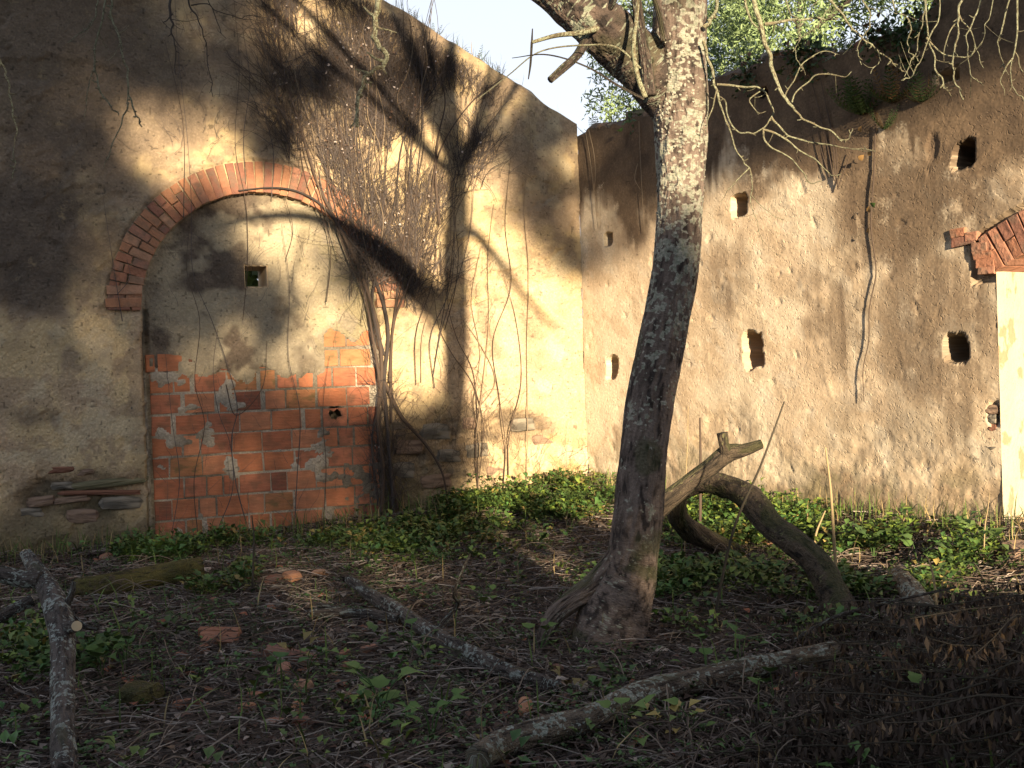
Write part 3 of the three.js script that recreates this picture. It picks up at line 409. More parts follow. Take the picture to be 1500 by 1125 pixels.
// ---------------------------------------------------------------- the tree in the yard
const tree = thing('lichened_tree', 'leaning lichen-covered tree with flared roots and a big forked limb', 'tree', null, null);
{
  const D = 6.28, w = (px) => px / FOCAL * D / 2;
  const k = [[893, 962, 138], [897, 925, 112], [908, 885, 92], [920, 845, 80], [929, 800, 74], [939, 700, 72], [951, 600, 70], [970, 500, 68], [988, 400, 66], [996, 300, 67], [997, 215, 74], [996, 140, 80], [995, 60, 79], [997, -60, 74], [1006, -260, 62], [985, -520, 46], [1010, -800, 26]];
  const kp = k.map(([x, y]) => [x, y]);
  part('trunk', tube(pxPath(kp, D), k.map((q) => w(q[2])), { sides: 110, seg: 420, bump: 0.09, ridge: 0.009, seed: 7, freq: 7 }), TRUNK, tree);
  const L = [[994, 195, 6.32], [972, 138, 6.3], [932, 88, 6.26], [875, 36], [808, -22], [720, -76], [600, -120], [430, -130, 6.0], [270, -110, 5.7], [150, -95, 5.5], [40, -90, 5.3]];
  part('limb', tube(pxPath(L, 6.2), [22, 36, 40, 38, 34, 26, 16, 11, 8, 6, 4].map((q) => w(q * 2)), { sides: 60, seg: 200, bump: 0.1, ridge: 0.008, seed: 9 }), LIMB, tree);
  const R = [[1000, -120], [1060, -130], [1180, -110, 5.9], [1330, -90, 5.5], [1480, -60, 5.2], [1600, -40, 5]];
  part('limb', tube(pxPath(R, 6.2), [0.08, 0.062, 0.05, 0.04, 0.03, 0.02], { sides: 32, seg: 90, bump: 0.1, ridge: 0.006, seed: 10 }), LIMB, tree);
  for (const [pts, r] of [[[[918, 800], [893, 838], [866, 862], [838, 880], [812, 902], [798, 930], [790, 960]], [0.075, 0.085, 0.075, 0.06, 0.055, 0.045, 0.03]]]) part('root', tube(pxPath(pts, D), r, { sides: 26, seg: 40, bump: 0.14, ridge: 0.005, seed: 12 }), TRUNK, tree);
  // knots and sawn or snapped stubs on the limb
  for (const [pts, r, m] of [[[[858, 62], [845, 82, 6.0], [825, 100, 5.9], [806, 117, 5.85]], [0.028, 0.025, 0.024, 0.02], LIMB], [[[880, 40], [850, 48, 6.0], [815, 52, 5.95], [779, 62, 5.9]], [0.022, 0.015, 0.012, 0.009], TWIGLICHEN], [[[779, 62, 5.9], [780, 42, 5.9]], [0.006, 0.003], LIMB], [[[779, 62, 5.9], [777, 95, 5.9], [774, 116, 5.9]], [0.007, 0.006, 0.003], LIMB], [[[952, 140], [946, 90], [938, 40], [930, -20], [925, -80]], [0.04, 0.034, 0.03, 0.027, 0.02], LIMB], [[[975, 60, 6.1], [968, 25, 6.05], [955, -20, 6.0]], [0.03, 0.022, 0.018], TRUNK], [[[945, 142, 6.05], [935, 115, 6.0], [928, 70, 5.95], [932, 30, 5.95], [938, -40, 5.95]], [0.016, 0.014, 0.012, 0.011, 0.009], TWIGLICHEN], [[[943, 145, 6.05], [905, 125, 6.0], [860, 98, 5.95], [800, 80, 5.9], [750, 85, 5.9]], [0.008, 0.007, 0.005, 0.004, 0.002], LIMB], [[[938, 100, 6.0], [905, 70, 5.95], [860, 66, 5.9], [790, 76, 5.9], [745, 110, 5.9], [700, 145, 5.9]], [0.007, 0.006, 0.005, 0.004, 0.003, 0.002], TWIGLICHEN], [[[890, 20], [905, -10, 6.0], [925, -60, 6.0]], [0.02, 0.016, 0.01], LIMB]]) part('branch', tube(pxPath(pts, 6.1), r, { sides: 8, seg: pts.length * 6, bump: 0.12, seed: 3 }), m, tree);
  // hanging lichen-grown twigs, right
  const rb = rng(71), B = (list, D0, r0, r1, m = TWIGLICHEN) => {
    const raw = pxPath(list, D0), c0 = new THREE.CatmullRomCurve3(raw, false, 'centripetal'), len = c0.getLength(), n = Math.max(5, Math.round(len / 0.045)), pts = [];
    for (let i = 0; i <= n; i++) { const p = c0.getPoint(i / n); if (i && i < n) p.add(V(rb() - .5, rb() - .5, rb() - .5).multiplyScalar(0.016)); pts.push(p); }
    const g = [tube(pts, [r0 * 0.8, mix(r0, r1, 0.4) * 0.75, mix(r0, r1, 0.75) * 0.75, r1 * 0.7], { sides: 6, seg: n * 3, bump: 0.55, seed: list[0][0] & 63 })];
    for (let i = 1; i < n; i++) { if (rb() < 0.62) { const p = pts[i], d = V(rb() - .5, rb() - .6, rb() - .5).normalize(), l = rb() < 0.2 ? 0.05 + rb() * 0.12 : 0.012 + rb() * 0.02, e = p.clone().addScaledVector(d, l); g.push(tube([p, p.clone().lerp(e, 0.5).add(V(0, -0.1 * l, 0)), e], l > 0.04 ? [r1 * 0.7, r1 * 0.5, r1 * 0.3] : [r1 * 0.9, r1 * 0.9, r1 * 0.5], { sides: 4, seg: 4, cap: false })); } }
    return part('twig', merge(g), m, tree);
  };
  B([[1080, -125, 6.0], [1095, -60], [1105, 10], [1120, 55], [1133, 100], [1146, 140], [1160, 155], [1175, 172], [1195, 182], [1220, 195], [1232, 207], [1245, 200], [1249, 188]], 5.95, 0.02, 0.004);
  B([[1030, 60], [1040, 96], [1050, 130], [1060, 170], [1075, 210], [1090, 238], [1098, 246]], 6.1, 0.011, 0.005);
  B([[1050, 124], [1080, 125], [1110, 130], [1127, 145], [1132, 165], [1122, 185], [1105, 195], [1085, 193], [1070, 180], [1062, 150], [1052, 140]], 6.1, 0.009, 0.004);
  B([[1118, 190], [1150, 205], [1180, 225], [1205, 245], [1215, 257], [1232, 255]], 6.1, 0.008, 0.003); B([[1130, 172], [1150, 195], [1200, 210], [1260, 218], [1283, 222]], 6.1, 0.008, 0.003);
  B([[1118, 190], [1120, 205], [1140, 220], [1165, 240], [1180, 258], [1193, 270], [1204, 265]], 6.1, 0.007, 0.003); B([[1160, 150], [1172, 130], [1190, 113], [1215, 108], [1240, 112], [1247, 105]], 5.95, 0.007, 0.003);
  B([[1120, 130], [1103, 140], [1100, 152], [1110, 165], [1122, 163]], 6.1, 0.005, 0.003); B([[1120, 36], [1160, 30], [1200, 27], [1228, 28]], 5.95, 0.012, 0.007); B([[1085, -30, 5.95], [1095, 15], [1108, 40], [1118, 50]], 5.95, 0.01, 0.005);
  B([[1180, -100, 5.9], [1200, -20], [1240, 30], [1262, 55], [1300, 85], [1330, 106]], 5.8, 0.012, 0.005); B([[1262, 55], [1290, 85], [1275, 108]], 5.8, 0.005, 0.003); B([[1098, 246], [1102, 270], [1100, 300], [1110, 330], [1118, 362]], 6.1, 0.005, 0.002); B([[1098, 246], [1080, 265], [1065, 280], [1055, 296]], 6.1, 0.005, 0.002); B([[1050, 130], [1043, 160], [1035, 185], [1033, 196]], 6.1, 0.006, 0.003); B([[1100, 285], [1120, 305], [1148, 322]], 6.1, 0.004, 0.002);
  B([[1150, 140], [1165, 115], [1180, 90], [1215, 75], [1230, 80]], 5.95, 0.006, 0.003); B([[1030, 40], [1046, 20], [1047, -40], [1050, -120, 6.0]], 6.15, 0.014, 0.012);
  // right, nearer the gateway
  B([[1330, -90, 5.5], [1352, -10], [1362, 60], [1375, 110], [1393, 141]], 5.4, 0.01, 0.004); B([[1390, -80, 5.4], [1408, -10], [1402, 50], [1397, 110], [1411, 146]], 5.35, 0.01, 0.004); B([[1357, 55], [1380, 75], [1410, 85], [1425, 75], [1427, 62]], 5.4, 0.006, 0.003); B([[1330, -90, 5.5], [1355, 0], [1342, 70], [1325, 112]], 5.45, 0.008, 0.003); B([[1375, -85, 5.4], [1372, 30], [1352, 75], [1340, 105], [1320, 118]], 5.4, 0.006, 0.003); B([[1405, 30], [1388, 55], [1383, 90]], 5.35, 0.005, 0.002); B([[1404, 20], [1420, 45], [1432, 78], [1441, 100]], 5.35, 0.005, 0.002); B([[1480, -60, 5.2], [1492, 30], [1482, 90], [1485, 125], [1500, 148]], 5.15, 0.008, 0.003); B([[1484, 85], [1470, 100], [1468, 125], [1472, 140]], 5.15, 0.005, 0.002); B([[1486, 75], [1495, 100], [1510, 115]], 5.15, 0.005, 0.002); B([[1470, -60, 5.2], [1450, 20], [1436, 68]], 5.2, 0.005, 0.002);
  B([[1250, -100, 5.7], [1262, -10], [1275, 30], [1255, 70], [1262, 95]], 5.7, 0.007, 0.003); B([[1300, -95, 5.6], [1310, 10], [1335, 35], [1330, 70], [1345, 90]], 5.6, 0.007, 0.003); B([[1440, -75, 5.3], [1432, 10], [1415, 60], [1425, 110], [1440, 125]], 5.3, 0.007, 0.003); B([[1230, -100, 5.8], [1215, 10], [1190, 45], [1165, 60]], 5.8, 0.006, 0.003); B([[1500, -55, 5.2], [1470, 30], [1462, 70], [1478, 110]], 5.2, 0.006, 0.003); B([[1140, -115, 5.95], [1150, 0], [1172, 40], [1165, 80], [1180, 110]], 5.95, 0.006, 0.003);
  // left
  B([[165, -97, 5.5], [168, -10], [164, 20], [178, 70], [188, 110], [190, 145], [200, 170], [208, 186]], 5.5, 0.009, 0.005); B([[155, -96, 5.5], [157, -10], [145, 45], [140, 95], [145, 130], [160, 155], [174, 169]], 5.5, 0.008, 0.004); B([[140, -95, 5.5], [142, -10], [138, 25], [122, 45], [99, 63]], 5.5, 0.006, 0.003); B([[188, 150], [182, 170], [170, 200], [160, 225], [152, 246]], 5.5, 0.005, 0.002); B([[140, 95], [134, 110], [130, 140], [123, 172]], 5.5, 0.004, 0.002); B([[-20, -88, 5.2], [-12, 20], [0, 85], [12, 120], [20, 160], [24, 200], [20, 240], [18, 261]], 5.2, 0.007, 0.004);
  B([[250, -108, 5.7], [250, -10], [252, 30], [255, 62], [258, 110]], 5.7, 0.012, 0.003, TWIGDARK); B([[262, -108, 5.7], [275, 0], [290, 30], [300, 60], [306, 100], [312, 142]], 5.7, 0.007, 0.002, TWIGDARK); B([[280, 8], [305, 5], [318, 30], [322, 42], [331, 56]], 5.7, 0.005, 0.002, TWIGDARK); B([[253, 20], [240, 32], [243, 42]], 5.7, 0.005, 0.002, TWIGDARK); B([[285, -110, 5.7], [300, -20], [310, 10], [345, 25], [380, 25]], 5.7, 0.005, 0.002, TWIGDARK);
  // the stout lichened stick dangling in front of the gable
  B([[580, -122, 6.0], [562, -60], [556, -5], [551, 20], [550, 55], [560, 72], [567, 84], [560, 95], [541, 106], [531, 122], [526, 145], [523, 186]], 6.0, 0.02, 0.016); B([[551, 38], [565, 44], [581, 48]], 6.0, 0.009, 0.004); B([[543, 106], [530, 105], [519, 102]], 6.0, 0.008, 0.004); B([[534, 120], [545, 121]], 6.0, 0.007, 0.005);
  // lichen crusts standing off the bark
  const r = rng(77), flakes = [], fc = new THREE.CatmullRomCurve3(pxPath(kp, D), false, 'centripetal');
  for (let i = 0; i < 2600; i++) {
    const t = 0.30 + 0.62 * Math.sqrt(r()), p = fc.getPoint(t), T = fc.getTangent(t), a = r() * 6.283, f = t * (k.length - 1), q = Math.floor(f), rad = w(mix(k[q][2], k[Math.min(q + 1, k.length - 1)][2], f - q));
    const n = V(Math.cos(a), 0, Math.sin(a)).addScaledVector(T, -T.dot(V(Math.cos(a), 0, Math.sin(a)))).normalize(); if (fbm(n.x * 2 + 5, p.y * 3 + n.z * 2, 3, 66) < 0.5 - 0.13 * ss(0.45, 0.6, t)) continue;
    const g = 0.5 + r() * 0.5; flakes.push({ p: p.clone().addScaledVector(n, rad * 0.985), q: new THREE.Quaternion().setFromUnitVectors(V(0, 0, 1), n.clone().add(V(r() - .5, r() - .5, r() - .5)).normalize()), s: V(0.004 + r() * 0.009, 0.004 + r() * 0.008, 0.003 + r() * 0.003), c: rgb(0.38 * g, 0.37 * g, 0.31 * g) });
  }
  instanced('lichen', new THREE.IcosahedronGeometry(1, 0), mat(1, 1, 1), flakes, tree);
}

// ---------------------------------------------------------------- foliage for trees and hedges
const clump = (() => { const r = rng(5), g = []; for (let i = 0; i < 7; i++) g.push(dia(0.15 + r() * 0.05, 0.1).applyQuaternion(qEuler(r() * 6, r() * 6, r() * 6)).translate((r() - .5) * .22, (r() - .5) * .22, (r() - .5) * .22)); return merge(g); })();
const fineClump = (() => { const r = rng(6), g = []; for (let i = 0; i < 12; i++) g.push(dia(0.10 + r() * 0.05, 0.032).applyQuaternion(qEuler(r() * 6, r() * 6, r() * 6)).translate((r() - .5) * .3, (r() - .5) * .3, (r() - .5) * .3)); return merge(g); })();
function crown(list, blobs, r, cfn, scale = 1) { // blobs: [x, y, z, rx, ry, rz, count]
  for (const [x, y, z, rx, ry, rz, n] of blobs) for (let i = 0; i < n; i++) { let a, b, c; do { a = r() * 2 - 1; b = r() * 2 - 1; c = r() * 2 - 1; } while (a * a + b * b + c * c > 1); list.push({ p: V(x + a * rx, y + b * ry, z + c * rz), q: qEuler(r() * 6.3, r() * 6.3, r() * 6.3), s: scale * (0.75 + r() * 0.6), c: cfn(r) }); }
  return list;
}
const leafGreen = (r) => { const k = 0.6 + r() * 0.7; return rgb(0.075 * k, 0.12 * k, 0.03 * k); };
// trees past the side wall, catching the sun
[[5.0, -18.2, 9.6, 'airy pale green tree rising behind the lowest stretch of the side wall'], [8.0, -17.2, 10.2, 'full pale green tree behind the higher end of the side wall'], [3.6, -21.5, 9.4, 'distant hazy green tree seen beside the lichened trunk']].forEach(([x, z, h, label], i) => {
  const r = rng(200 + i), t = thing('background_tree', label, 'tree', 'trees beyond the side wall', V(x, groundY(x, z), z));
  part('trunk', tube([V(0, -0.2, 0), V(0.1, 2, 0), V(-0.05, h * 0.6, 0.1), V(0.1, h, 0)], [0.18, 0.14, 0.09, 0.02], { sides: 9, bump: 0.1 }), LIMB, t);
  const bl = []; for (let k = 0; k < 40; k++) { const a = r() * 6.28, q = 0.4 + r() * 1.7, y = h * (0.46 + r() * 0.5), cx = Math.cos(a) * q * 0.9, cz = Math.sin(a) * q; bl.push([cx, y, cz, 0.35 + r() * 0.5, 0.25 + r() * 0.35, 0.35 + r() * 0.5, 52]); if (k < 12) part('limb', tube([V(0, y - 0.8, 0), V(cx * 0.5, y - 0.3, cz * 0.5), V(cx, y, cz)], [0.05, 0.03, 0.012], { sides: 6 }), LIMB, t); }
  baked('crown', fineClump, VLEAF, crown([], bl, r, (r) => { const k = 0.7 + r() * 0.6; return rgb(0.19 * k, 0.27 * k, 0.12 * k); }), t);
});
// a shrub behind the gable, glimpsed through the little opening
{ const p = toWorld(FL, wl(378, 403)[0] - 0.3, 0, -2.4), t = thing('laurel_bush', 'dark bush glimpsed through the small square opening in the bricked archway', 'bush', null, p); part('stem', tube([V(0, -0.2, 0), V(0.05, 1, 0), V(0, 2.4, 0)], [0.05, 0.04, 0.015], { sides: 6 }), LIMB, t); const r = rng(31); baked('foliage', clump, VLEAF, crown([], [[0, 1.7, 0, 1.6, 1.5, 0.8, 800]], r, (r) => r() < 0.15 ? rgb(0.2, 0.07, 0.03) : leafGreen(r)), t); }

// unseen trees and hedge added behind the viewer, shaped to throw the foreground shade
function shadeTree(name, label, cat, x, z, blobs, seed, trunkR, geo = clump) {
  const y0 = groundY(x, z), r = rng(seed), t = thing(name, label, cat, 'unseen trees and hedge added to shade the yard', V(x, y0, z)), top = Math.max(...blobs.map((b) => b[1]));
  if (trunkR) part('trunk', tube([V(0, -0.3, 0), V(0.1, top * 0.4, 0.05), V(-0.1, top * 0.75, 0), V(0, top, 0)], [trunkR, trunkR * 0.75, trunkR * 0.45, 0.03], { sides: 12, bump: 0.1 }), LIMB, t);
  const local = blobs.map(([a, b, c, ...q]) => [a - x, b - y0, c - z, ...q]);
  if (trunkR) for (const b of local.slice(0, 10)) part('limb', tube([V(0, Math.min(b[1], top) * 0.7, 0), V(b[0] * 0.5, b[1] * 0.9, b[2] * 0.5), V(b[0], b[1], b[2])], [trunkR * 0.4, trunkR * 0.25, 0.02], { sides: 6 }), LIMB, t);
  baked(trunkR ? 'crown' : 'foliage', geo, VLEAF, crown([], local, r, leafGreen), t); return t;
}
{
  const r = rng(90);
  for (let k = 0; k < 9; k++) { const x = -9 + k * 2.6, hh = x > 6 ? 1.12 : x > 3.9 ? 1.3 : 1.45; shadeTree('unseen_hedge_shrub', 'unseen dense leafy shrub in a low hedge added to shade the foreground', 'shrub', x, 6.2 + r() * 0.5, [[x, hh, 6.4, 1.7, hh, 0.9, 900], [x + 1.2, hh * 0.9, 6.3, 1.5, hh * 0.95, 0.8, 600]], 300 + k, 0); }  // unseen hedge, heights set so its shade covers the near ground
  const dense = []; for (let i = 0; i < 44; i++) dense.push([-7.5 + r() * 8.0, 2.4 + r() * 8.5, 6 + r() * 2, 1.2 + r() * 0.5, 0.9 + r() * 0.5, 1.0, 260]);
  for (let i = 3; i < 12; i++) dense.push([0.1 + r() * 0.55, 2.4 + i * 0.62, 6 + r() * 0.6, 0.62, 0.55, 0.6, i === 7 ? 60 : 120]);
  shadeTree('unseen_evergreen_tree', 'unseen broad dense evergreen tree added to shade the left of the yard', 'tree', -3, 7, dense, 320, 0.28);  // unseen tree added to keep sun off the left wall
  // the looser unseen tree: leaf blobs placed so gaps let sun on to the arch
  const loose = [[4.1, 3.5, 6.2, .55, .95, .5, 220], [4.45, 4.05, 6.2, .32, .5, .4, 80], [5.3, 2.6, 6.2, .5, .55, .5, 150], [5.85, 2.45, 6.2, .35, .5, .5, 110], [5.75, 6.8, 6.2, .4, .4, .4, 55], [5.6, 7.5, 6.2, .5, .35, .4, 60], [6.2, 6.3, 6.2, .3, .3, .4, 30], [1.5, 5.4, 6.2, .55, .5, .5, 120], [2.1, 5.7, 6.2, .4, .35, .4, 60], [2.55, 5.35, 6.2, .3, .3, .4, 36], [1.25, 6.35, 6.2, .35, .4, .4, 60], [2.0, 6.25, 6.2, .3, .22, .4, 30], [2.7, 7.1, 6.2, .35, .3, .4, 36], [3.5, 5.9, 6.2, .25, .3, .4, 20], [2.0, 7.7, 6.2, .7, .35, .5, 110], [3.0, 7.8, 6.2, .5, .3, .5, 45], [1.2, 7.9, 6.2, .7, .5, .5, 120], [4.3, 7.9, 6.2, .5, .3, .5, 25], [2.0, 8.6, 6.2, .9, .5, .5, 140], [3.8, 8.8, 6.2, .8, .35, .5, 40]];
  shadeTree('unseen_shade_bush', 'unseen fine-leaved bush added to thin the sun that falls on the bricked archway', 'bush', 2.3, 6.5, [[1.3, 3.4, 6.2, .8, .8, .6, 250], [2.3, 3.3, 6.2, .8, .75, .6, 200], [3.2, 3.3, 6.2, .75, .75, .6, 190], [1.5, 4.4, 6.2, .75, .6, .6, 200], [2.5, 4.3, 6.2, .6, .5, .5, 170], [3.3, 4.2, 6.2, .55, .4, .5, 120], [0.6, 3.2, 6.2, .7, .9, .6, 420], [0.5, 4.4, 6.2, .7, .7, .6, 360], [-0.2, 3.2, 6.2, .6, .9, .6, 300]], 335, 0.04, fineClump);  // unseen bush, leaf density set to weaken sun on the infill bricks
  shadeTree('unseen_loose_tree', 'unseen loose-crowned tree shaped to let flecks of sun through', 'tree', 2.2, 6.6, loose, 330, 0.1);
  const high = []; for (let i = 0; i < 20; i++) high.push([6.2 + r() * 6.5, 6.7 + r() * 2.8, 6 + r() * 2, 1.0, 0.42, 0.9, 150]);
  shadeTree('unseen_tall_tree', 'unseen tall tree with a high wide crown added to shade the wall tops', 'tree', 10.6, 7, high, 340, 0.24);  // unseen high crown, placed to shade the upper walls
}

// unseen overhead crown added to the lichened tree to hold back sky light
{
  const r = rng(410), bl = [], w = V(0, 0, 0);
  for (let i = 0; i < 46; i++) { const x = -5 + r() * 11, z = -2 - r() * 8.5; bl.push([x, 7.7 + r() * 2.4, z, 1.1 + r() * 0.5, 0.4 + r() * 0.3, 1.1, 95]); }
  baked('crown', clump, VLEAF, crown([], bl, r, leafGreen), tree);
  for (const b of bl.slice(0, 12)) part('branch', tube([atDepth(1006, -260, 6.28), V(mix(1.0, b[0], 0.5), mix(4.8, b[1], 0.6), mix(-6.3, b[2], 0.5)), V(b[0], b[1], b[2])], [0.045, 0.028, 0.01], { sides: 7, bump: 0.1 }), LIMB, tree);
}

// ---------------------------------------------------------------- creepers on the gable
function wallThing(name, label, category, F, ang, group) { const t = thing(name, label, category, group, CORNER); t.rotation.y = ang; return t; }
const onPx = (W, list, z0 = 0.03, z1 = z0) => list.map(([x, y, z], i) => { const [a, b] = W(x, y); return V(a, b, z ?? mix(z0, z1, i / (list.length - 1))); });
const BROWNSTEM = mat(0.075, 0.052, 0.04), GREYSTEM = mat(0.085, 0.07, 0.068), DARKSTEM = mat(0.045, 0.036, 0.034), PALESTEM = mat(0.24, 0.18, 0.12);
function strand(r, x, y, dx, dy, len, rad, wig, z) { // a wandering thin stem on the wall plane
  const n = 6, pts = []; let a = Math.atan2(dy, dx); for (let i = 0; i < n; i++) { pts.push(V(x, y, z + 0.02 * (r() - 0.3))); a += (r() - 0.5) * wig; x += Math.cos(a) * len / n; y += Math.sin(a) * len / n; }
  return tube(pts, [rad, rad * 0.5], { sides: 3, seg: 7, cap: false });
}
{
  const t = wallThing('dead_creeper', 'great leafless creeper fanning up the gable over the right of the brick arch', 'creeper', FL, ANG_L), r = rng(500);
  const stems = [[[556, 760], [558, 690], [552, 620], [556, 540], [548, 470], [520, 380], [490, 320], [465, 270], [440, 190], [415, 100], [400, 0], [395, -60]], [[575, 755], [566, 640], [560, 560], [566, 480], [545, 400], [500, 340], [470, 300], [430, 280], [390, 276], [350, 280]], [[560, 560], [585, 610], [620, 650], [645, 690], [655, 735]], [[570, 620], [572, 500], [580, 420], [590, 350], [600, 250], [610, 120], [600, 30]], [[560, 520], [545, 450], [555, 380], [575, 300], [590, 200], [640, 120], [660, 70]], [[562, 600], [545, 500], [530, 430], [505, 370], [480, 290], [478, 200], [470, 90], [460, -40]], [[568, 560], [575, 470], [595, 420], [625, 330], [640, 230], [690, 150], [735, 115]], [[552, 740], [545, 640], [560, 560], [540, 430], [530, 330], [520, 220], [515, 100], [520, -20]], [[580, 745], [570, 690], [556, 640], [560, 580]], [[640, 330], [636, 250], [640, 200], [650, 150], [640, 90]]];
  stems.forEach((s, i) => part('stem', tube(onPx(wl, s.map(([x, y]) => [x + (r() - .5) * 4, y]), 0.05, 0.03), i < 3 ? [0.022, 0.02, 0.014, 0.007] : [0.014, 0.011, 0.008, 0.004], { sides: 7, seg: s.length * 6, bump: 0.2, seed: i + 1 }), i % 3 === 1 ? DARKSTEM : BROWNSTEM, t));
  const sets = [[], [], []], dots = [];
  const half = (y) => y > 480 ? 28 : y > 400 ? mix(62, 28, (y - 400) / 80) : y > 230 ? mix(150, 62, (y - 230) / 170) : 185;
  for (let k = 0, tries = 0; k < 5200 && tries < 90000; tries++) {
    const py = -60 + r() * 790, px = 370 + r() * 390, cx = 562 - ss(450, 150, py) * 8 + 30 * ss(200, 280, py) * ss(460, 380, py), e = Math.abs(px - cx) / half(py); if (e > 1 || r() < Math.pow(e, 2.2) || (py > 230 && r() < 0.45) || (py > 480 && r() < 0.55)) continue;
    if (fbm(px * 0.022, py * 0.014, 3, 501) < 0.40 + 0.12 * r()) continue;
    const [x, y] = wl(px, py); if (y > gable(x) - 0.03) continue; const [rx, ry] = wl(562, 560), a = Math.atan2(y - ry, x - rx); const dir = py > 480 ? Math.PI / 2 : mix(a, Math.PI / 2, 0.35) + (r() - 0.5) * (r() < 0.3 ? 2.4 : 0.8);
    const sl = Math.min(0.2 + r() * 0.6, gable(x) - y + 0.18); if (sl < 0.12) continue; sets[r() < 0.5 ? 0 : r() < 0.6 ? 1 : 2].push(strand(r, x, y - 0.25, Math.cos(dir), Math.sin(dir), sl, 0.0016 + r() * r() * 0.0042, 1.0, 0.01 + r() * 0.045)); k++;
    if (r() < 0.09) dots.push({ p: V(x, y, 0.06 + r() * 0.05), q: qEuler(r() * 6, r() * 6, r() * 6), s: 0.6 + r() * 0.6, c: r() < 0.5 ? rgb(0.42, 0.36, 0.34) : rgb(0.13, 0.08, 0.06) });
  }
  for (let i = 0; i < 260; i++) { const c = r() < 0.55 ? [540, 385, 26, 30] : [560, 640, 22, 90], [x, y] = wl(c[0] + (r() - .5) * 2 * c[2], c[1] + (r() - .5) * 2 * c[3]), a = r() * 6.3; sets[r() < 0.5 ? 0 : 1].push(strand(r, x, y, Math.cos(a), Math.sin(a) + 0.4, 0.2 + r() * 0.3, 0.003, 1.3, 0.03 + r() * 0.09)); }
  for (let i = 0; i < 46; i++) { const px = 400 + r() * 330, p0 = px > 640 ? 60 + (px - 560) * 0.62 : -30 + r() * 60, len = 160 + r() * 300, q = []; for (let k = 0; k < 7; k++) q.push([px + (562 - px) * 0.45 * (k / 6) + (r() - .5) * 22, p0 + len * k / 6]); part('stem', tube(onPx(wl, q, 0.03 + r() * 0.03), [0.0025, 0.0035, 0.0045], { sides: 4, seg: 26, bump: 0.2, seed: i, cap: false }), [GREYSTEM, BROWNSTEM, PALESTEM][i % 3], t); }
  sets.forEach((g, i) => part('twigs', merge(g), [GREYSTEM, DARKSTEM, BROWNSTEM][i], t, true));
  instanced('dead_leaves', leafGeo(0.028, 0.022, 0.6), mat(1, 1, 1), dots, t);
}
function thinCreeper(label, stems, m, extra, seed, rad = 0.005) {
  const t = wallThing('dead_creeper', label, 'creeper', FL, ANG_L), r = rng(seed);
  stems.forEach((s, i) => part('stem', tube(onPx(wl, s.map(([x, y]) => [x + (r() - .5) * 5, y + (r() - .5) * 6]), 0.035, 0.02), [rad * (1.5 - (i % 3) * 0.25), rad * 0.9, rad * 0.5], { sides: 5, seg: s.length * 6, bump: 0.25, seed: i }), m[i % m.length], t));
  const g = []; for (const [x0, y0, x1, y1, n, len] of extra) for (let i = 0; i < n; i++) { const [x, y] = wl(x0 + r() * (x1 - x0), y0 + r() * (y1 - y0)); if (inArch(x, y, -0.03) !== (t.userData.arch ?? inArch(x, y, -0.03))) continue; const a = Math.PI / 2 + (r() - 0.5) * 1.5; g.push(strand(r, x, y, Math.cos(a), Math.sin(a), len * (0.5 + r()), 0.0022, 0.9, 0.02 + r() * 0.03)); }
  if (g.length) part('twigs', merge(g), m[0], t, true); return t;
}
thinCreeper('thin tan creeper stems rising beside the corner from two tufted roots', [[[697, 720], [694, 660], [698, 600], [690, 540], [668, 500], [655, 440], [665, 380]], [[700, 715], [700, 640], [694, 590], [700, 520], [690, 440], [705, 360]], [[702, 700], [706, 620], [690, 560], [660, 520], [640, 480], [632, 430]], [[697, 640], [705, 560], [715, 470], [712, 380], [722, 300]], [[735, 715], [738, 650], [730, 580], [722, 500], [745, 420], [740, 330], [747, 230]], [[770, 720], [772, 600], [770, 500], [773, 400], [768, 300], [775, 200], [772, 160]], [[742, 700], [745, 640], [760, 560], [755, 470], [735, 400]], [[700, 600], [725, 560], [700, 500], [680, 470]]], [BROWNSTEM, PALESTEM], [[665, 590, 760, 710, 130, 0.25], [640, 380, 720, 600, 60, 0.3], [560, 600, 720, 720, 90, 0.3], [760, 650, 860, 710, 50, 0.3]], 520);
thinCreeper('thin grey creeper stems climbing the bricked infill and past the small opening', [[[372, 800], [346, 700], [340, 640], [345, 600], [335, 540], [312, 470], [284, 400], [278, 300], [275, 200], [262, 80], [255, -20]], [[290, 800], [286, 700], [300, 620], [285, 560], [290, 470], [272, 400], [277, 330]], [[250, 790], [262, 700], [250, 620], [240, 520]], [[330, 560], [345, 610], [370, 590], [385, 560], [392, 500]], [[320, 770], [338, 720], [335, 650], [320, 600], [312, 540], [317, 480]], [[356, 470], [362, 390], [358, 300], [345, 220], [348, 100], [340, 0]], [[430, 790], [432, 700], [440, 600], [420, 520], [424, 420], [412, 330]], [[470, 780], [478, 690], [470, 600], [480, 520]], [[360, 270], [358, 200], [365, 120], [355, 40]], [[270, 320], [268, 180], [240, 60]], [[395, 290], [402, 220], [380, 140], [390, 50]], [[420, 380], [427, 340], [415, 290]]], [GREYSTEM, BROWNSTEM], [[230, 560, 540, 780, 70, 0.25], [240, 330, 520, 520, 30, 0.3], [250, 0, 420, 240, 70, 0.3]], 540, 0.004);
thinCreeper('single wispy stem on the grimy plaster left of the brick arch', [[[180, 470], [172, 420], [160, 340], [152, 280]], [[172, 430], [190, 410], [186, 380]]], [GREYSTEM], [], 560, 0.003);

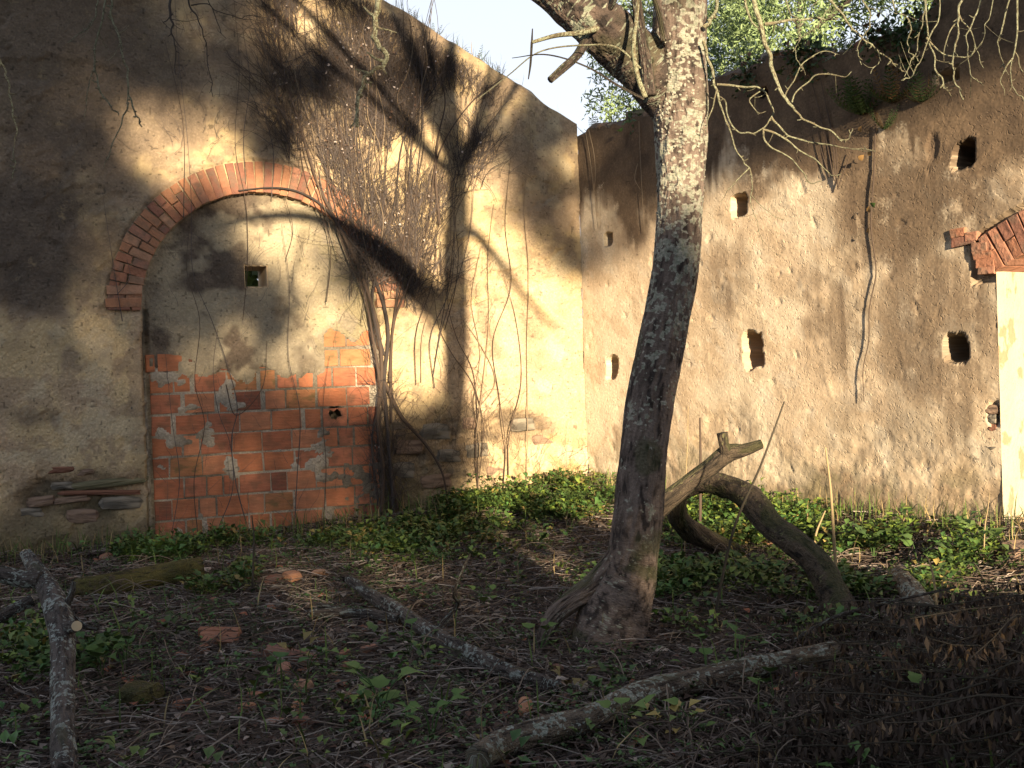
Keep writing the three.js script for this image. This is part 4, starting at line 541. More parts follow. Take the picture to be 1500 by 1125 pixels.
// ---------------------------------------------------------------- plants on the walls
const FRONDGEO = (() => { const g = [tube([V(0, 0, 0), V(0, 0.5, 0.04), V(0, 0.85, -0.06), V(0, 1, -0.16)], [0.008, 0.004], { sides: 3, seg: 5, cap: false })]; for (let i = 1; i < 10; i++) for (const s of [-1, 1]) { const t = i / 10, l = 0.17 * Math.sin(Math.PI * (0.12 + 0.86 * t)) + 0.03; g.push(dia(l, 0.05).applyQuaternion(qEuler(0.1, 0, -s * 1.15)).translate(0, t, t < 0.5 ? 0.04 : 0.04 - (t - 0.5) * 0.4)); } return merge(g); })();
const FERN = mat(0.05, 0.095, 0.028, { side: THREE.DoubleSide }), FERNDRY = mat(0.24, 0.14, 0.05, { side: THREE.DoubleSide }), LEAFG = [mat(0.075, 0.14, 0.032), mat(0.055, 0.11, 0.03), mat(0.11, 0.175, 0.045)];
function fern(label, p, size, n, seed, out, dry = 0.1, group) {
  const t = thing('wall_fern', label, 'fern', group, p), r = rng(seed);
  for (let i = 0; i < n; i++) { const f = part('frond', FRONDGEO, r() < dry ? FERNDRY : FERN, t), a = r() * 6.28; f.rotation.set(0.5 + r() * 0.9, a, 0, 'YXZ'); f.rotation.x *= 0.9; f.scale.setScalar(size * (0.6 + r() * 0.6)); f.position.copy(out).multiplyScalar(0.03 * r()); }
  return t;
}
{ const F = (px, py, z) => { const [a, b] = wr(px, py); return toWorld(FR, a, b, z); }, G = (px, z) => { const a = wl(px, 100)[0]; return [a, gable(a), z]; };
  fern('large dark green fern rooted in the side wall above the hanging stem', F(1268, 168, 0.03), 0.36, 34, 600, FR.n, 0.1); fern('yellowing fern on the wall beside the jagged gap', F(1312, 150, 0.03), 0.28, 26, 601, FR.n, 0.5); fern('small fern just under the yellowing fern', F(1300, 190, 0.03), 0.24, 12, 602, FR.n, 0.3); fern('green tuft below the jagged gap in the side wall', F(1352, 150, 0.03), 0.26, 14, 603, FR.n, 0.4);
  for (const [px, s, n, l] of [[700, 0.24, 12, 'bushy fern tuft halfway down the gable slope'], [640, 0.2, 9, 'ragged dark tuft near the upper gable slope'], [612, 0.18, 8, 'small dark tuft highest on the gable slope'], [735, 0.16, 7, 'thin tuft just below the bushy gable fern']]) { const [a] = wl(px, 100), q = toWorld(FL, wl(px, 160 - (735 - px) * 0.45)[0], 0, -0.15); const lx = q.clone().sub(CORNER).dot(FL.x); q.y = gable(lx) - 0.03; fern(l, q, s, n, 610 + px, FL.n, 0.2); }
  { const q = toWorld(FR, 0.12, wallTop(0.1), -0.2); fern('grey-green tuft sprouting where the two walls meet', q, 0.26, 12, 620, FR.n, 0.2); }
  for (const [px, py, l] of [[1085, 100, 'low tuft on the side wall crown beside the trunk'], [1150, 86, 'leafy tuft on the middle of the side wall crown'], [1235, 74, 'grassy tuft on the side wall crown above the large fern']]) { const x = wr(px, py)[0], q = toWorld(FR, x, wallTop(x) - 0.02, -0.12); fern(l, q, 0.2, 10, 630 + px, FR.n, 0.3); }
}
{ const t = wallThing('hanging_vine', 'long bare stem hanging down the side wall below the large fern', 'vine', FR, ANG_R), r = rng(640);
  part('stem', tube(onPx(wr, [[1283, 182], [1281, 260], [1278, 330], [1284, 400], [1277, 450], [1275, 500], [1266, 540], [1268, 588]].map(([x, y]) => [x + (r() - .5) * 5, y]), 0.025, 0.03), [0.007, 0.006, 0.005, 0.003], { sides: 6, seg: 60, bump: 0.4 }), BROWNSTEM, t);
  for (const [x, y] of [[1284, 302], [1281, 312], [1280, 343], [1284, 228], [1266, 235], [1268, 195]]) { const l = part('leaf', leafGeo(0.06, 0.05, 0.4), r() < 0.5 ? LEAFG[0] : FERNDRY, t), [a, b] = wr(x, y); l.position.set(a, b, 0.07); l.rotation.set(0.6, r() * 2 - 1, r() * 3 - 1.5); }
  const s = wallThing('dead_creeper', 'fan of thin bare stems under the crown of the side wall', 'creeper', FR, ANG_R); for (const q of [[[1225, 265], [1212, 200], [1195, 130], [1190, 112]], [[1228, 270], [1222, 200], [1212, 150], [1205, 115]], [[1230, 275], [1228, 220], [1215, 160]], [[1230, 278], [1242, 245], [1250, 222]], [[1218, 260], [1205, 215], [1198, 180]]]) part('stem', tube(onPx(wr, q, 0.03), [0.006, 0.003], { sides: 4, seg: 14, bump: 0.2 }), BROWNSTEM, s);
  const u = wallThing('dead_creeper', 'loose bare stems dangling down the inner corner of the walls', 'creeper', FR, ANG_R); for (const q of [[[862, 195], [868, 230], [874, 280], [880, 335]], [[866, 190], [874, 225], [876, 262], [872, 290]], [[940, 178], [942, 230], [945, 285], [948, 340]], [[938, 240], [934, 262], [942, 278]]]) part('stem', tube(onPx(wr, q, 0.04), [0.006, 0.0025], { sides: 4, seg: 16, bump: 0.2 }), PALESTEM, u);
}

// ---------------------------------------------------------------- fallen wood
const gp = (list, lift) => list.map(([x, y, l]) => { const p = onGround(x, y + 6, 0); p.y = groundY(p.x, p.z) + (l ?? lift); return p; });
function log(name, label, pts, radii, m, o = {}) { const t = thing(name, label, o.category ?? 'log', o.group); part('wood', tube(pts, radii, { sides: 28, seg: pts.length * 16, bump: o.bump ?? 0.17, ridge: o.ridge ?? 0.007, seed: o.seed ?? 1, cap: true }), m, t); for (const [p, r, mm] of o.stubs ?? []) part('branch_stub', tube(p, r, { sides: 18, seg: p.length * 9, bump: 0.18, ridge: 0.006, seed: 4 }), mm ?? m, t); for (const [p, dir, rad] of o.cuts ?? []) { const c = part('sawn_end', new THREE.CylinderGeometry(rad, rad, 0.008, 20), CUT, t); c.position.copy(p); c.quaternion.setFromUnitVectors(V(0, 1, 0), dir.clone().normalize()); } return t; }
{
  const P = (list) => list.map(([x, y, d]) => atDepth(x, y, d)), a = P([[1240, 905, 6.5], [1222, 868, 6.6], [1200, 828, 6.7], [1160, 795, 6.8], [1125, 768, 6.95], [1100, 735, 7.1], [1070, 715, 7.25], [1030, 706, 7.4], [996, 722, 7.6], [992, 752, 7.9], [1015, 780, 8.3], [1060, 802, 8.7], [1090, 812, 8.9]]);
  const b = P([[925, 800, 7.1], [960, 750, 7.1], [1000, 716, 7.1], [1040, 686, 7.1], [1066, 665, 7.1], [1090, 660, 7.1], [1116, 650, 7.1]]);
  log('fallen_tree', 'arched mossy fallen trunk behind the tree with a forked broken branch', a, [0.10, 0.095, 0.09, 0.085, 0.08, 0.088, 0.08, 0.078, 0.072, 0.075, 0.08, 0.07, 0.06], DEADWOOD, { seed: 5, bump: 0.24, ridge: 0.011, stubs: [[b, [0.07, 0.066, 0.058, 0.056, 0.064, 0.042, 0.032]], [P([[1064, 668, 7.1], [1060, 650, 7.05], [1057, 634, 7.05]]), [0.045, 0.032, 0.038]]], cuts: [[b[6], b[6].clone().sub(b[5]), 0.03]] });
}
{
  const P = (list) => list.map(([x, y, d]) => atDepth(x, y, d)), a = P([[97, 1135, 4.25], [93, 1085, 4.55], [92, 1020, 4.95], [92, 960, 5.35], [87, 910, 5.7], [72, 865, 6.1], [55, 838, 6.4], [38, 812, 6.7]]);
  log('sawn_log', 'grey lichened log propped up with sawn stubs at the shady edge', a, [0.05, 0.05, 0.052, 0.055, 0.068, 0.058, 0.048, 0.034], LOG, { seed: 8, stubs: [[P([[92, 925, 5.6], [104, 918, 5.5], [112, 917, 5.42]]), [0.035, 0.03, 0.026]], [P([[98, 885, 5.85], [105, 868, 5.85], [108, 852, 5.85]]), [0.02, 0.014, 0.01]], [P([[100, 895, 5.8], [120, 915, 5.7], [143, 922, 5.6]]), [0.016, 0.014, 0.008]], [P([[60, 850, 6.2], [30, 848, 6.2], [-5, 840, 6.2], [-40, 838, 6.2]]), [0.05, 0.045, 0.045, 0.04]]], cuts: [[a[7], a[7].clone().sub(a[6]), 0.033], [atDepth(112.5, 917, 5.41), V(0.5, 0.1, 0.8), 0.025]] });
  const c = P([[45, 880, 6.0], [20, 893, 5.9], [-20, 915, 5.7], [-60, 930, 5.5]]); log('fallen_branch', 'dark branch sloping under the propped grey log', c, [0.03, 0.03, 0.028, 0.025], LOG, { seed: 18, category: 'branch', cuts: [[c[0], c[0].clone().sub(c[1]), 0.027]] });
}
log('mossy_log', 'short thick log coated in olive moss lying by the grey log', gp([[112, 872], [160, 868], [215, 860], [260, 848], [296, 842]], 0.07), [0.085, 0.095, 0.105, 0.11, 0.1], MOSSY, { seed: 11 });
{ const a = gp([[512, 868, 0.12], [545, 888, 0.1], [590, 912, 0.08], [635, 940, 0.07], [690, 970, 0.06], [740, 995, 0.06], [790, 1008, 0.05], [822, 1014, 0.03]]), tw = atDepth(668, 890, a[3].z * -1 + 0.2);
  log('fallen_branch', 'lichened fallen branch slanting across the litter with broken side shoots', a, [0.03, 0.042, 0.048, 0.05, 0.05, 0.046, 0.042, 0.03], LOG, { seed: 13, category: 'branch', stubs: [[gp([[452, 905, 0.05], [500, 906, 0.06], [540, 910, 0.07], [585, 918, 0.07]]), [0.028, 0.032, 0.03, 0.03]], [[a[3].clone(), tw, atDepth(666, 865, 6.0), atDepth(678, 835, 6.0), atDepth(689, 812, 6.0)], [0.018, 0.012, 0.008, 0.006, 0.004]], [gp([[455, 888, 0.05], [490, 898, 0.06], [545, 912, 0.06]]), [0.012, 0.014, 0.014]]] }); }
log('fallen_branch', 'long grey-barked bough lying from the brush heap to the open litter', gp([[700, 1135], [735, 1112], [800, 1092], [860, 1075], [905, 1050], [960, 1030], [1030, 1012], [1100, 995], [1165, 982], [1225, 968]], 0.075), [0.058, 0.058, 0.06, 0.056, 0.058, 0.06, 0.058, 0.056, 0.05, 0.045], GREYLOG, { seed: 15, category: 'branch' });
log('fallen_branch', 'thin white-lichened stick beside the long bough', gp([[1062, 1034], [1095, 1038], [1130, 1042], [1168, 1055]], 0.03), [0.014, 0.018, 0.018, 0.008], LOG, { seed: 16, category: 'branch' });
{ const a = gp([[1318, 862, 0.11], [1335, 880, 0.09], [1358, 905, 0.04]]); log('log_stub', 'short sawn log end poking up by the brush heap', a, [0.068, 0.07, 0.07], GREYLOG, { seed: 17, cuts: [[a[0], a[0].clone().sub(a[1]), 0.062]] }); }
// leaning and standing canes
[[[1040, 862, 6.4], [1075, 775, 6.35], [1115, 680, 6.3], [1149, 588, 6.3], 0.009, CANE, 'dark stick leaning up across the fallen trunk'], [[1226, 850, 7.2], [1221, 780, 7.2], [1216, 710, 7.2], [1209, 655, 7.2], 0.012, STRAW, 'tall straw-coloured cane at the foot of the fallen trunk'], [[1024, 760, 9.2], [1026, 700, 9.2], [1026, 650, 9.2], [1025, 612, 9.2], 0.014, BROWNSTEM, 'thick brown cane between the trunk and the forked branch'], [[1002, 790, 8.6], [1004, 720, 8.6], [1007, 650, 8.6], [1008, 595, 8.6], 0.005, STRAW, 'hair-thin pale cane close behind the lichened trunk'], [[370, 872, 8.0], [371, 830, 8.0], [372, 790, 8.0], [369, 755, 8.0], 0.01, CANE, 'dark bare sapling in front of the bricked archway'], [[1190, 800, 8.4], [1196, 780, 8.4], [1203, 762, 8.4], [1209, 748, 8.4], 0.009, STRAW, 'short tilted straw cane by the side wall'], [[1374, 880, 6.4], [1368, 850, 6.4], [1362, 825, 6.4], [1357, 815, 6.4], 0.008, STRAW, 'short straw cane beside the sawn log end'], [[1440, 800, 7.5], [1443, 770, 7.5], [1447, 745, 7.5], [1450, 722, 7.5], 0.005, STRAW, 'thin dry stalk in front of the gateway jamb']].forEach(([a, b, c, d, rad, m, l]) => { const p = [a, b, c, d].map(([x, y, D]) => atDepth(x, y, D)); p[0].y = groundY(p[0].x, p[0].z) - 0.02; single('cane', tube(p, [rad, rad * 0.8, rad * 0.5], { sides: 7, seg: 20, bump: 0.06 }), m, l, 'cane'); });

// ---------------------------------------------------------------- broken brick and stone on the ground
{
  const r = rng(700);
  const F = (px, py, w, h, d, k, label, name = 'brick_fragment', cat = 'brick') => { const p = onGround(px, py, 0); p.y = groundY(p.x, p.z) + h * 0.25; const o = single(name, k < 10 ? stoneGeo(w, h, d, px, 3) : stoneGeo(w, h, d, px, 3), k < 10 ? CLAY[k] : k < 20 ? STONES[k - 10] : MOSSY, label, cat, name === 'brick_fragment' ? 'brick rubble in the litter' : undefined); o.position.copy(p); o.rotation.set((r() - .5) * .5, r() * 3, (r() - .5) * .4); return o; };
  { const p = onGround(315, 942, 0), t = thing('hollow_brick', 'broken red hollow brick with three ridges lying in the litter', 'brick', null, V(p.x, groundY(p.x, p.z) + 0.02, p.z)); for (let i = 0; i < 3; i++) { const b = part('ridge', brickGeo(0.25 - i * 0.02, 0.05, 0.045, r, 0.01), CLAY[1], t); b.rotation.x = -Math.PI / 2 + 0.1; b.position.set(i * 0.03, 0.02 - i * 0.004, -0.065 + i * 0.062); } t.rotation.y = -0.15; t.rotation.x = 0.18; }
  { const p = onGround(428, 968, 0), t = thing('hollow_brick', 'long split hollow brick, dark red, right of the three-ridged one', 'brick', null, V(p.x, groundY(p.x, p.z) + 0.03, p.z)); for (let i = 0; i < 2; i++) { const b = part('ridge', brickGeo(0.34, 0.045, 0.04, r, 0.012), CLAY[3], t); b.rotation.x = -Math.PI / 2; b.position.set(i * 0.03, 0.01, i * 0.055); } t.rotation.y = -0.5; t.rotation.z = -0.08; }
  F(275, 1036, .14, .05, .08, 1, 'flat pink-red brick shard near the mossy stone'); F(445, 1013, .1, .08, .07, 2, 'upright pale brick chip below the split hollow brick'); F(770, 1044, .14, .07, .07, 0, 'orange brick lump beside the end of the slanting branch'); F(796, 1072, .11, .05, .06, 1, 'small red brick lump touching the long grey bough'); F(362, 848, .2, .06, .1, 1, 'flat red brick piece by the dark sapling'); F(428, 850, .18, .09, .12, 0, 'orange brick heap piece below the infill'); F(470, 843, .22, .05, .12, 2, 'pale tile piece beside the orange brick heap piece'); F(400, 852, .16, .05, .1, 3, 'dark tile shard between the brick pieces'); F(415, 987, .12, .06, .08, 5, 'crumbling brick bit under the split hollow brick'); F(540, 955, .1, .05, .07, 5, 'dull brick bit beneath the slanting branch'); F(1140, 802, .26, .08, .14, 0, 'red tile piece glowing under the fallen trunk arch'); F(250, 795, .22, .14, .14, 1, 'dull red block at the foot of the infill'); F(620, 875, .08, .04, .06, 1, 'tiny red chip in the twigs above the slanting branch'); F(155, 822, .16, .08, .1, 5, 'rust-brown brick bit behind the mossy log'); F(818, 985, .07, .06, .06, 3, 'dark red chip beside the tree roots');
  for (let i = 0; i < 26; i++) { const px = 230 + r() * 330, py = 835 + r() * 230; F(Math.round(px), Math.round(py), .04 + r() * .06, .03 + r() * .03, .04 + r() * .05, pick([0, 1, 1, 3, 5], r), 'small red brick crumb lying in the litter near the hollow bricks'); }
  F(207, 1034, .2, .14, .17, 20, 'olive mossy stone sunk in the litter', 'mossy_stone', 'stone'); F(283, 868, .15, .12, .12, 20, 'yellow-mossed stone at the end of the mossy log', 'mossy_stone', 'stone'); F(850, 1015, .09, .07, .08, 11, 'pale stone near the end of the slanting branch', 'loose_stone', 'stone'); F(1500, 815, .25, .12, .2, 10, 'flat brown stone at the gateway', 'loose_stone', 'stone');
}

// ---------------------------------------------------------------- litter, stems and ground cover
const inv = camera.quaternion.clone().invert();
const toPx = (p) => { const q = p.clone().sub(camera.position).applyQuaternion(inv); return q.z < -0.5 ? [750 + q.x / -q.z * FOCAL, 562.5 - q.y / -q.z * FOCAL] : [-9999, -9999]; };
const inYard = (x, z) => { const q = V(x, 0, z).sub(CORNER); return q.dot(FL.n) > 0.05 && q.dot(FR.n) > 0.05; };
function scatter(r, n, fn) { const out = []; for (let i = 0, g = 0; i < n && g < n * 30; g++) { const z = -2.6 - 10.2 * Math.pow(r(), 0.8), x = (r() * 2 - 1) * (0.9 - z * 0.52); if (!inYard(x, z)) continue; const e = fn(x, z, r); if (e) { out.push(e); i++; } } return out; }
{
  const r = rng(800), brown = [[0.075, 0.047, 0.034], [0.12, 0.088, 0.068], [0.045, 0.033, 0.029], [0.25, 0.20, 0.165], [0.11, 0.058, 0.04]];
  const S = (o, label, cat) => { o.userData.label = label; o.userData.category = cat; return o; };
  const lit = scatter(r, 36000, (x, z) => { const c = brown[Math.floor(Math.pow(r(), 1.3) * 5)], k = 0.6 + r() * 0.7; return { p: V(x, groundY(x, z) + 0.004 + r() * 0.03, z), q: qEuler(-Math.PI / 2 + (r() - .5) * 1.3, r() * 6.3, (r() - .5) * 1.2), s: 0.6 + r() * 0.9, c: rgb(c[0] * k, c[1] * k, c[2] * k) }; });
  S(baked('leaf_litter', curl(0.042, 0.026), VCOL, lit, scene), 'brown dead leaves strewn over the whole yard floor', 'leaf litter');
  const chips = scatter(r, 900, (x, z) => { const k = 0.6 + r() * 0.6, t = r(); return { p: V(x, groundY(x, z) + 0.015 + r() * 0.025, z), q: qEuler(-Math.PI / 2 + (r() - .5) * 1.1, r() * 6.3, (r() - .5) * 1.0), s: V(0.8 + r() * 0.8, 0.8 + r(), 1), c: t < 0.45 ? rgb(0.36 * k, 0.30 * k, 0.25 * k) : t < 0.7 ? rgb(0.30 * k, 0.11 * k, 0.06 * k) : rgb(0.20 * k, 0.13 * k, 0.08 * k) }; });
  S(baked('fallen_leaves', leafGeo(0.06, 0.045, 0.5), VCOL, chips, scene), 'larger pale and rusty leaves lying on top of the litter', 'leaf litter');
  const bent = tube([V(-0.5, 0, 0), V(-0.15, 0.03, 0.03), V(0.2, 0.0, -0.02), V(0.5, 0.04, 0.02)], [0.012, 0.009, 0.006], { sides: 3, seg: 4, cap: false });
  const tw = scatter(r, 17000, (x, z) => { const l = 0.08 + Math.pow(r(), 2) * 0.4, k = 0.5 + r() * 0.9, g = r() < 0.35; return { p: V(x, groundY(x, z) + 0.01 + r() * 0.04, z), q: qEuler((r() - .5) * 0.5, r() * 6.3, (r() - .5) * 0.35), s: V(l, 0.16 + r() * 0.22, 0.16 + r() * 0.22), c: g ? rgb(0.30 * k, 0.26 * k, 0.23 * k) : rgb(0.11 * k, 0.08 * k, 0.066 * k) }; });
  S(baked('twig_litter', bent, VCOL, tw, scene), 'short broken twigs scattered over the dead leaves', 'twigs');
  const st = [[], []]; for (let i = 0; i < 900; i++) { const q = i < 260 ? (() => { const p = onGround(980 + r() * 330, 1035 + r() * 100); return [p.x, p.z]; })() : (() => { let x, z; do { z = -3 - 9 * r(); x = (r() * 2 - 1) * (-z * 0.48); } while (!inYard(x, z)); return [x, z]; })(); let [x, z] = q, a = r() * 6.3; const pts = [], lift = 0.02 + r() * 0.16, n = 5, l = 0.3 + r() * 0.8; for (let k = 0; k < n; k++) { pts.push(V(x, groundY(x, z) + 0.01 + lift * Math.sin(Math.PI * k / (n - 1)) * r(), z)); a += (r() - .5) * 1.0; x += Math.cos(a) * l / n; z += Math.sin(a) * l / n; } st[i % 2].push(tube(pts, [0.004, 0.002], { sides: 4, seg: 12, cap: false })); }
  const sm = [mat(0.21, 0.165, 0.13), mat(0.10, 0.075, 0.062)]; st.forEach((g, i) => { const o = shade(new THREE.Mesh(merge(g), sm[i])); o.name = ['dry_stems', 'dark_stems'][i]; o.userData = { kind: 'stuff', label: ['tangled pale dry stems lying over the litter', 'tangled dark wiry stems lying over the litter'][i], category: 'stems' }; scene.add(o); });
  // low green plants: a rosette of small leaves on thin stalks
  const rosette = (() => { const g = [], q = rng(3); for (let i = 0; i < 7; i++) { const a = i * 0.9 + q(), h = 0.03 + q() * 0.1, d = 0.02 + q() * 0.05; g.push(curl(0.042 + q() * 0.02, 0.04).applyQuaternion(qEuler(-1.1 + q() * 0.5, 0, (q() - .5) * 0.5)).applyQuaternion(qEuler(0, a, 0)).translate(Math.sin(a) * -d, h, Math.cos(a) * -d)); } return merge(g); })();
  const zones = [[730, 740, 190, 48, 1], [640, 735, 80, 34, 0.8], [1090, 775, 130, 55, 1], [1340, 820, 160, 42, 1], [410, 796, 190, 16, 0.4], [230, 815, 70, 20, 0.6], [1000, 870, 200, 40, 0.45], [640, 800, 170, 36, 0.6], [330, 865, 60, 30, 0.6], [150, 985, 60, 35, 0.25], [40, 960, 50, 60, 0.35], [560, 1050, 60, 35, 0.3], [1120, 930, 160, 35, 0.12], [1250, 880, 160, 50, 0.6]];
  const gc = scatter(r, 5600, (x, z) => { const y = groundY(x, z), [px, py] = toPx(V(x, y, z)); let d = 0.008; for (const [cx, cy, rx, ry, k] of zones) d = Math.max(d, k * ss(1.15, 0.45, Math.hypot((px - cx) / rx, (py - cy) / ry))); d *= ss(0.38, 0.60, fbm(x * 2.9, z * 2.9, 3, 810)) * 1.3; if (r() > d) return null; const k = 0.6 + r() * 0.8, s = r() < 0.25; return { p: V(x, y + 0.01 + (r() < 0.2 ? 0.16 : 0.06) * r() * d, z), q: qEuler((r() - .5) * .6, r() * 6.3, (r() - .5) * .6), s: 0.35 + Math.pow(r(), 1.6) * 0.9, c: s ? rgb(0.14 * k, 0.20 * k, 0.035 * k) : r() < 0.06 ? rgb(0.26 * k, 0.20 * k, 0.06 * k) : rgb((0.05 + 0.03 * r()) * k, 0.125 * k, 0.03 * k) }; });
  for (const e of scatter(r, 4800, (x, z) => { if (r() > 0.08 + ss(0.44, 0.6, fbm(x * 1.7 + 5, z * 1.7, 3, 814))) return null; const k = 0.6 + r() * 0.8; return { p: V(x, groundY(x, z) + 0.004, z), q: qEuler((r() - .5) * .5, r() * 6.3, (r() - .5) * .5), s: 0.22 + r() * 0.3, c: rgb(0.06 * k, 0.12 * k, 0.03 * k) }; })) gc.push(e);
  S(baked('ground_cover', rosette, VLEAF, gc, scene), 'low green leafy weeds carpeting the ground along the walls', 'weeds');
  const blade = leafGeo(0.2, 0.008, 0.5, 'lance'), gr = scatter(r, 3500, (x, z) => { const y = groundY(x, z), q = V(x, 0, z).sub(CORNER), near = Math.min(q.dot(FL.n), q.dot(FR.n)); if (r() > 0.03 + 0.9 * ss(1.0, 0.1, near)) return null; const k = 0.6 + r() * 0.8; return { p: V(x, y, z), q: qEuler((r() - .5) * 1.4, r() * 6.3, 0), s: 0.5 + r() * 0.9, c: r() < 0.4 ? rgb(0.25 * k, 0.19 * k, 0.09 * k) : rgb(0.09 * k, 0.14 * k, 0.03 * k) }; });
  S(baked('grass', blade, VCOL, gr, scene), 'thin green and dry grass blades along the wall feet', 'grass');
  { const L = []; for (let i = 0; i < 1500; i++) { const right = r() < 0.6, x = right ? Math.pow(r(), 0.8) * 5.2 : -r() * 4.2, clumpy = fbm(x * 2.2 + (right ? 0 : 40), 3, 3, 821); if (clumpy < 0.42 + r() * 0.2) continue; const zz = -0.02 - r() * 0.4, p = toWorld(right ? FR : FL, x, (right ? wallTop(x) : gable(x)) + 0.02, zz), k = 0.5 + r() * 0.8; L.push({ p, q: qEuler((r() - .5) * 1.8, r() * 6.3, 0), s: 0.35 + r() * 0.75, c: r() < 0.35 ? rgb(0.2 * k, 0.15 * k, 0.07 * k) : rgb(0.06 * k, 0.10 * k, 0.03 * k) }); }
    const iv = []; for (let i = 0; i < 900; i++) { const x = 0.9 + r() * 4.1, c = fbm(x * 1.9, 9, 3, 823); if (c < 0.45 + r() * 0.15) continue; const k = 0.5 + r() * 0.8; iv.push({ p: toWorld(FR, x, wallTop(x) + 0.05 - Math.pow(r(), 2) * 0.3, 0.03 + r() * 0.03 - (r() < 0.5 ? 0.2 * r() : 0)), q: qEuler(0.4 + r() * 0.8, r() * 6.3, 0), s: 0.5 + r() * 0.7, c: r() < 0.2 ? rgb(0.17 * k, 0.10 * k, 0.05 * k) : rgb(0.05 * k, 0.10 * k, 0.028 * k) }); }
    S(baked('wall_crown_ivy', rosette, VLEAF, iv, scene), 'dark ivy and bramble spilling over the crown of the side wall', 'ivy');
    S(baked('wall_crown_weeds', blade, VCOL, L, scene), 'fine grass and weeds sprouting along the broken wall tops', 'weeds'); }
  // single plants with leaves that can be told apart
  const plantLeaf = [leafGeo(0.09, 0.075, 0.45, 'ivy'), leafGeo(0.075, 0.05, 0.4)];
  [[150, 985, 9, 'clump of rounded leaves right of the propped grey log', 1.1], [185, 972, 7, 'bright-leaved clump a little right of the rounded leaves', 1.1], [560, 1045, 14, 'dense dark nettle clump below the slanting branch', 1.2], [632, 1078, 9, 'spreading plant beside the dark nettle clump', 1.0], [603, 960, 5, 'two round leaves hiding under the slanting branch', 1.0], [790, 950, 7, 'leafy sprig at the tip of the left root', 1.0], [1035, 980, 8, 'three-leaved sprigs above the long grey bough', 1.0], [1085, 978, 6, 'pointed sprig beside the three-leaved sprigs', 1.0], [915, 1080, 7, 'fresh sprig against the near side of the long bough', 0.9], [1135, 1040, 5, 'pair of dusky leaves over the white-lichened stick', 1.0], [710, 882, 5, 'bright yellow-green seedling above the slanting branch', 0.8], [1385, 1072, 7, 'pale-edged weed at the edge of the brush heap', 1.0], [370, 1026, 5, 'lone green sprig left of the upright brick chip', 0.9], [402, 1000, 8, 'soft green clump under the split hollow brick', 0.9], [1015, 1072, 5, 'thin yellow sprig in the tangled stems', 0.8], [300, 868, 9, 'leafy clump at the end of the mossy log', 1.0], [232, 815, 9, 'leafy clump between the mossy log and the infill', 1.0], [450, 980, 5, 'small sprig between the brick rubble and the branch', 0.8], [655, 715, 10, 'tall fresh nettle at the foot of the great creeper', 1.3], [1280, 815, 9, 'sunlit bramble shoot beside the tall straw cane', 1.2], [1430, 810, 10, 'sunlit bramble shoot before the gateway jamb', 1.2], [1345, 830, 9, 'sunlit bramble shoot behind the sawn log end', 1.2], [890, 735, 8, 'dark ivy sprig in the corner behind the trunk', 1.0]].forEach(([px, py, n, label, s], i) => {
    const p = onGround(px, py + 8), t = thing('leafy_plant', label, 'plant', null, V(p.x, groundY(p.x, p.z), p.z)), q = rng(900 + i), m = i === 10 || i === 14 ? LEAFG[2] : LEAFG[i % 3];
    for (let k = 0; k < n; k++) { const a = q() * 6.3, h = (0.05 + q() * 0.16) * s, d = 0.03 + q() * 0.11, e = V(Math.sin(a) * d, h, Math.cos(a) * d); if (k % 2 === 0) part('stalk', tube([V(0, -0.02, 0), V(e.x * 0.4, h * 0.7, e.z * 0.4), e], [0.003, 0.002], { sides: 4, seg: 5, cap: false }), LEAFG[1], t); const l = part('leaf', plantLeaf[k % 2], m, t); l.position.copy(e); l.rotation.set(-1.2 + q() * 0.6, a + Math.PI + (q() - .5), (q() - .5) * 0.6, 'YXZ'); l.scale.setScalar(s * (0.7 + q() * 0.5)); }
  });
}
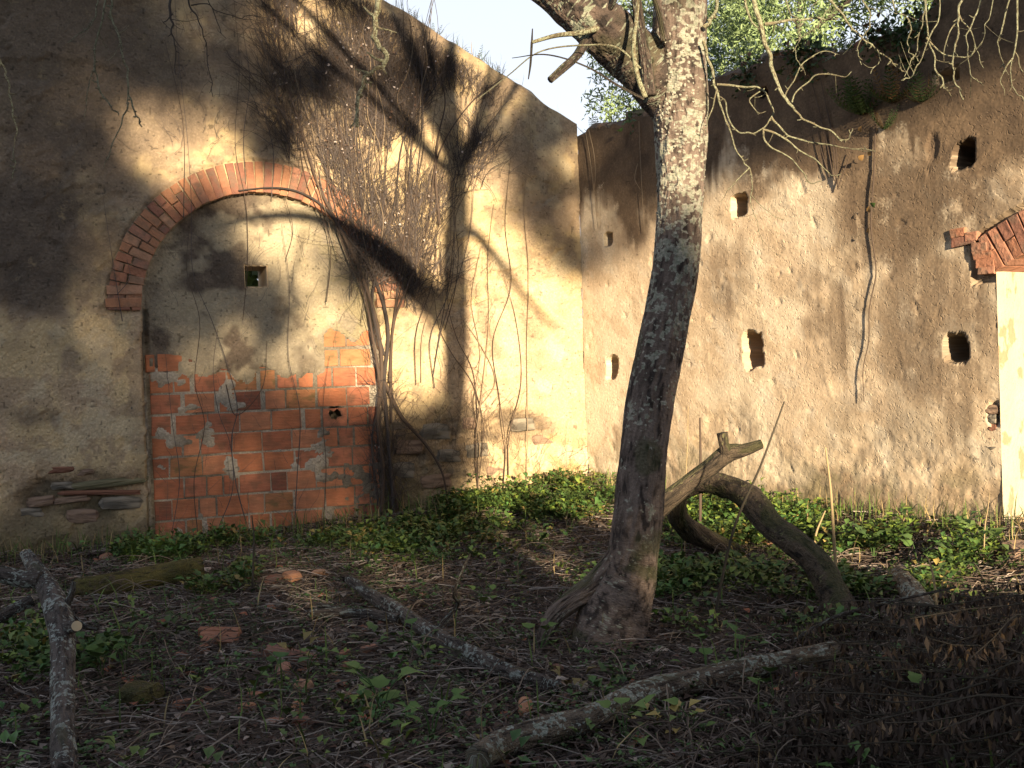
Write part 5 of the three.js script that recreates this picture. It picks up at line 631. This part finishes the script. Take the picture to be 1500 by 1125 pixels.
// heap of cut brushwood with its dead leaves still on
{
  const t = thing('brush_heap', 'heap of cut brushwood hung with dry brown leaves', 'brushwood', null), r = rng(1000), lv = [], tw = [];
  const dry = curl(0.055, 0.017);
  for (let i = 0; i < 230; i++) {
    const px = 1190 + r() * 420, py = 885 + r() * 330, g = onGround(px, py), H = 0.45 * ss(1180, 1400, px) * ss(930, 1080, py) + 0.06 + 0.10 * ss(1380, 1480, px); let a = Math.PI + (r() - .5) * 1.6; const l = 0.5 + r() * 0.7, y0 = g.y + r() * H; const pts = []; let x = g.x + l * 0.4, z = g.z, y = y0;
    for (let k = 0; k < 5; k++) { pts.push(V(x, Math.max(y, groundY(x, z) + 0.02), z)); x += Math.cos(a) * l / 4; z += Math.sin(a) * l / 4; y += (r() - 0.55) * 0.12; a += (r() - .5) * 0.7; }
    tw.push(tube(pts, [0.004, 0.0028, 0.0018], { sides: 4, seg: 8, cap: false })); const c = new THREE.CatmullRomCurve3(pts);
    for (let k = 0; k < 60; k++) { const p = c.getPoint(0.1 + 0.9 * r()), b = 0.4 + r() * 0.9, pale = r() < 0.14; p.x += (r() - .5) * 0.05; p.z += (r() - .5) * 0.05; lv.push({ p, q: qEuler(Math.PI + (r() - .5) * 1.4, r() * 6.3, (r() - .5) * 0.9), s: 0.6 + r() * 0.6, c: pale ? rgb(0.17 * b, 0.11 * b, 0.06 * b) : rgb(0.05 * b, 0.032 * b, 0.022 * b) }); }
  }
  part('twigs', merge(tw), CANE, t, true); baked('dead_leaves', dry, VCOL, lv, t);
  for (const q of [[[1345, 950, 5.0], [1335, 1000, 4.9], [1328, 1050, 4.8], [1335, 1090, 4.7]], [[1270, 990, 5.0], [1310, 1000, 4.95], [1345, 1015, 4.9]], [[1160, 940, 5.8], [1220, 905, 5.9], [1290, 885, 6.0], [1400, 860, 6.1]]]) part('bough', tube(q.map(([x, y, d]) => atDepth(x, y, d)), [0.012, 0.01, 0.007], { sides: 7, seg: 20, bump: 0.15 }), LOG, t);
}

renderer.render(scene, camera);
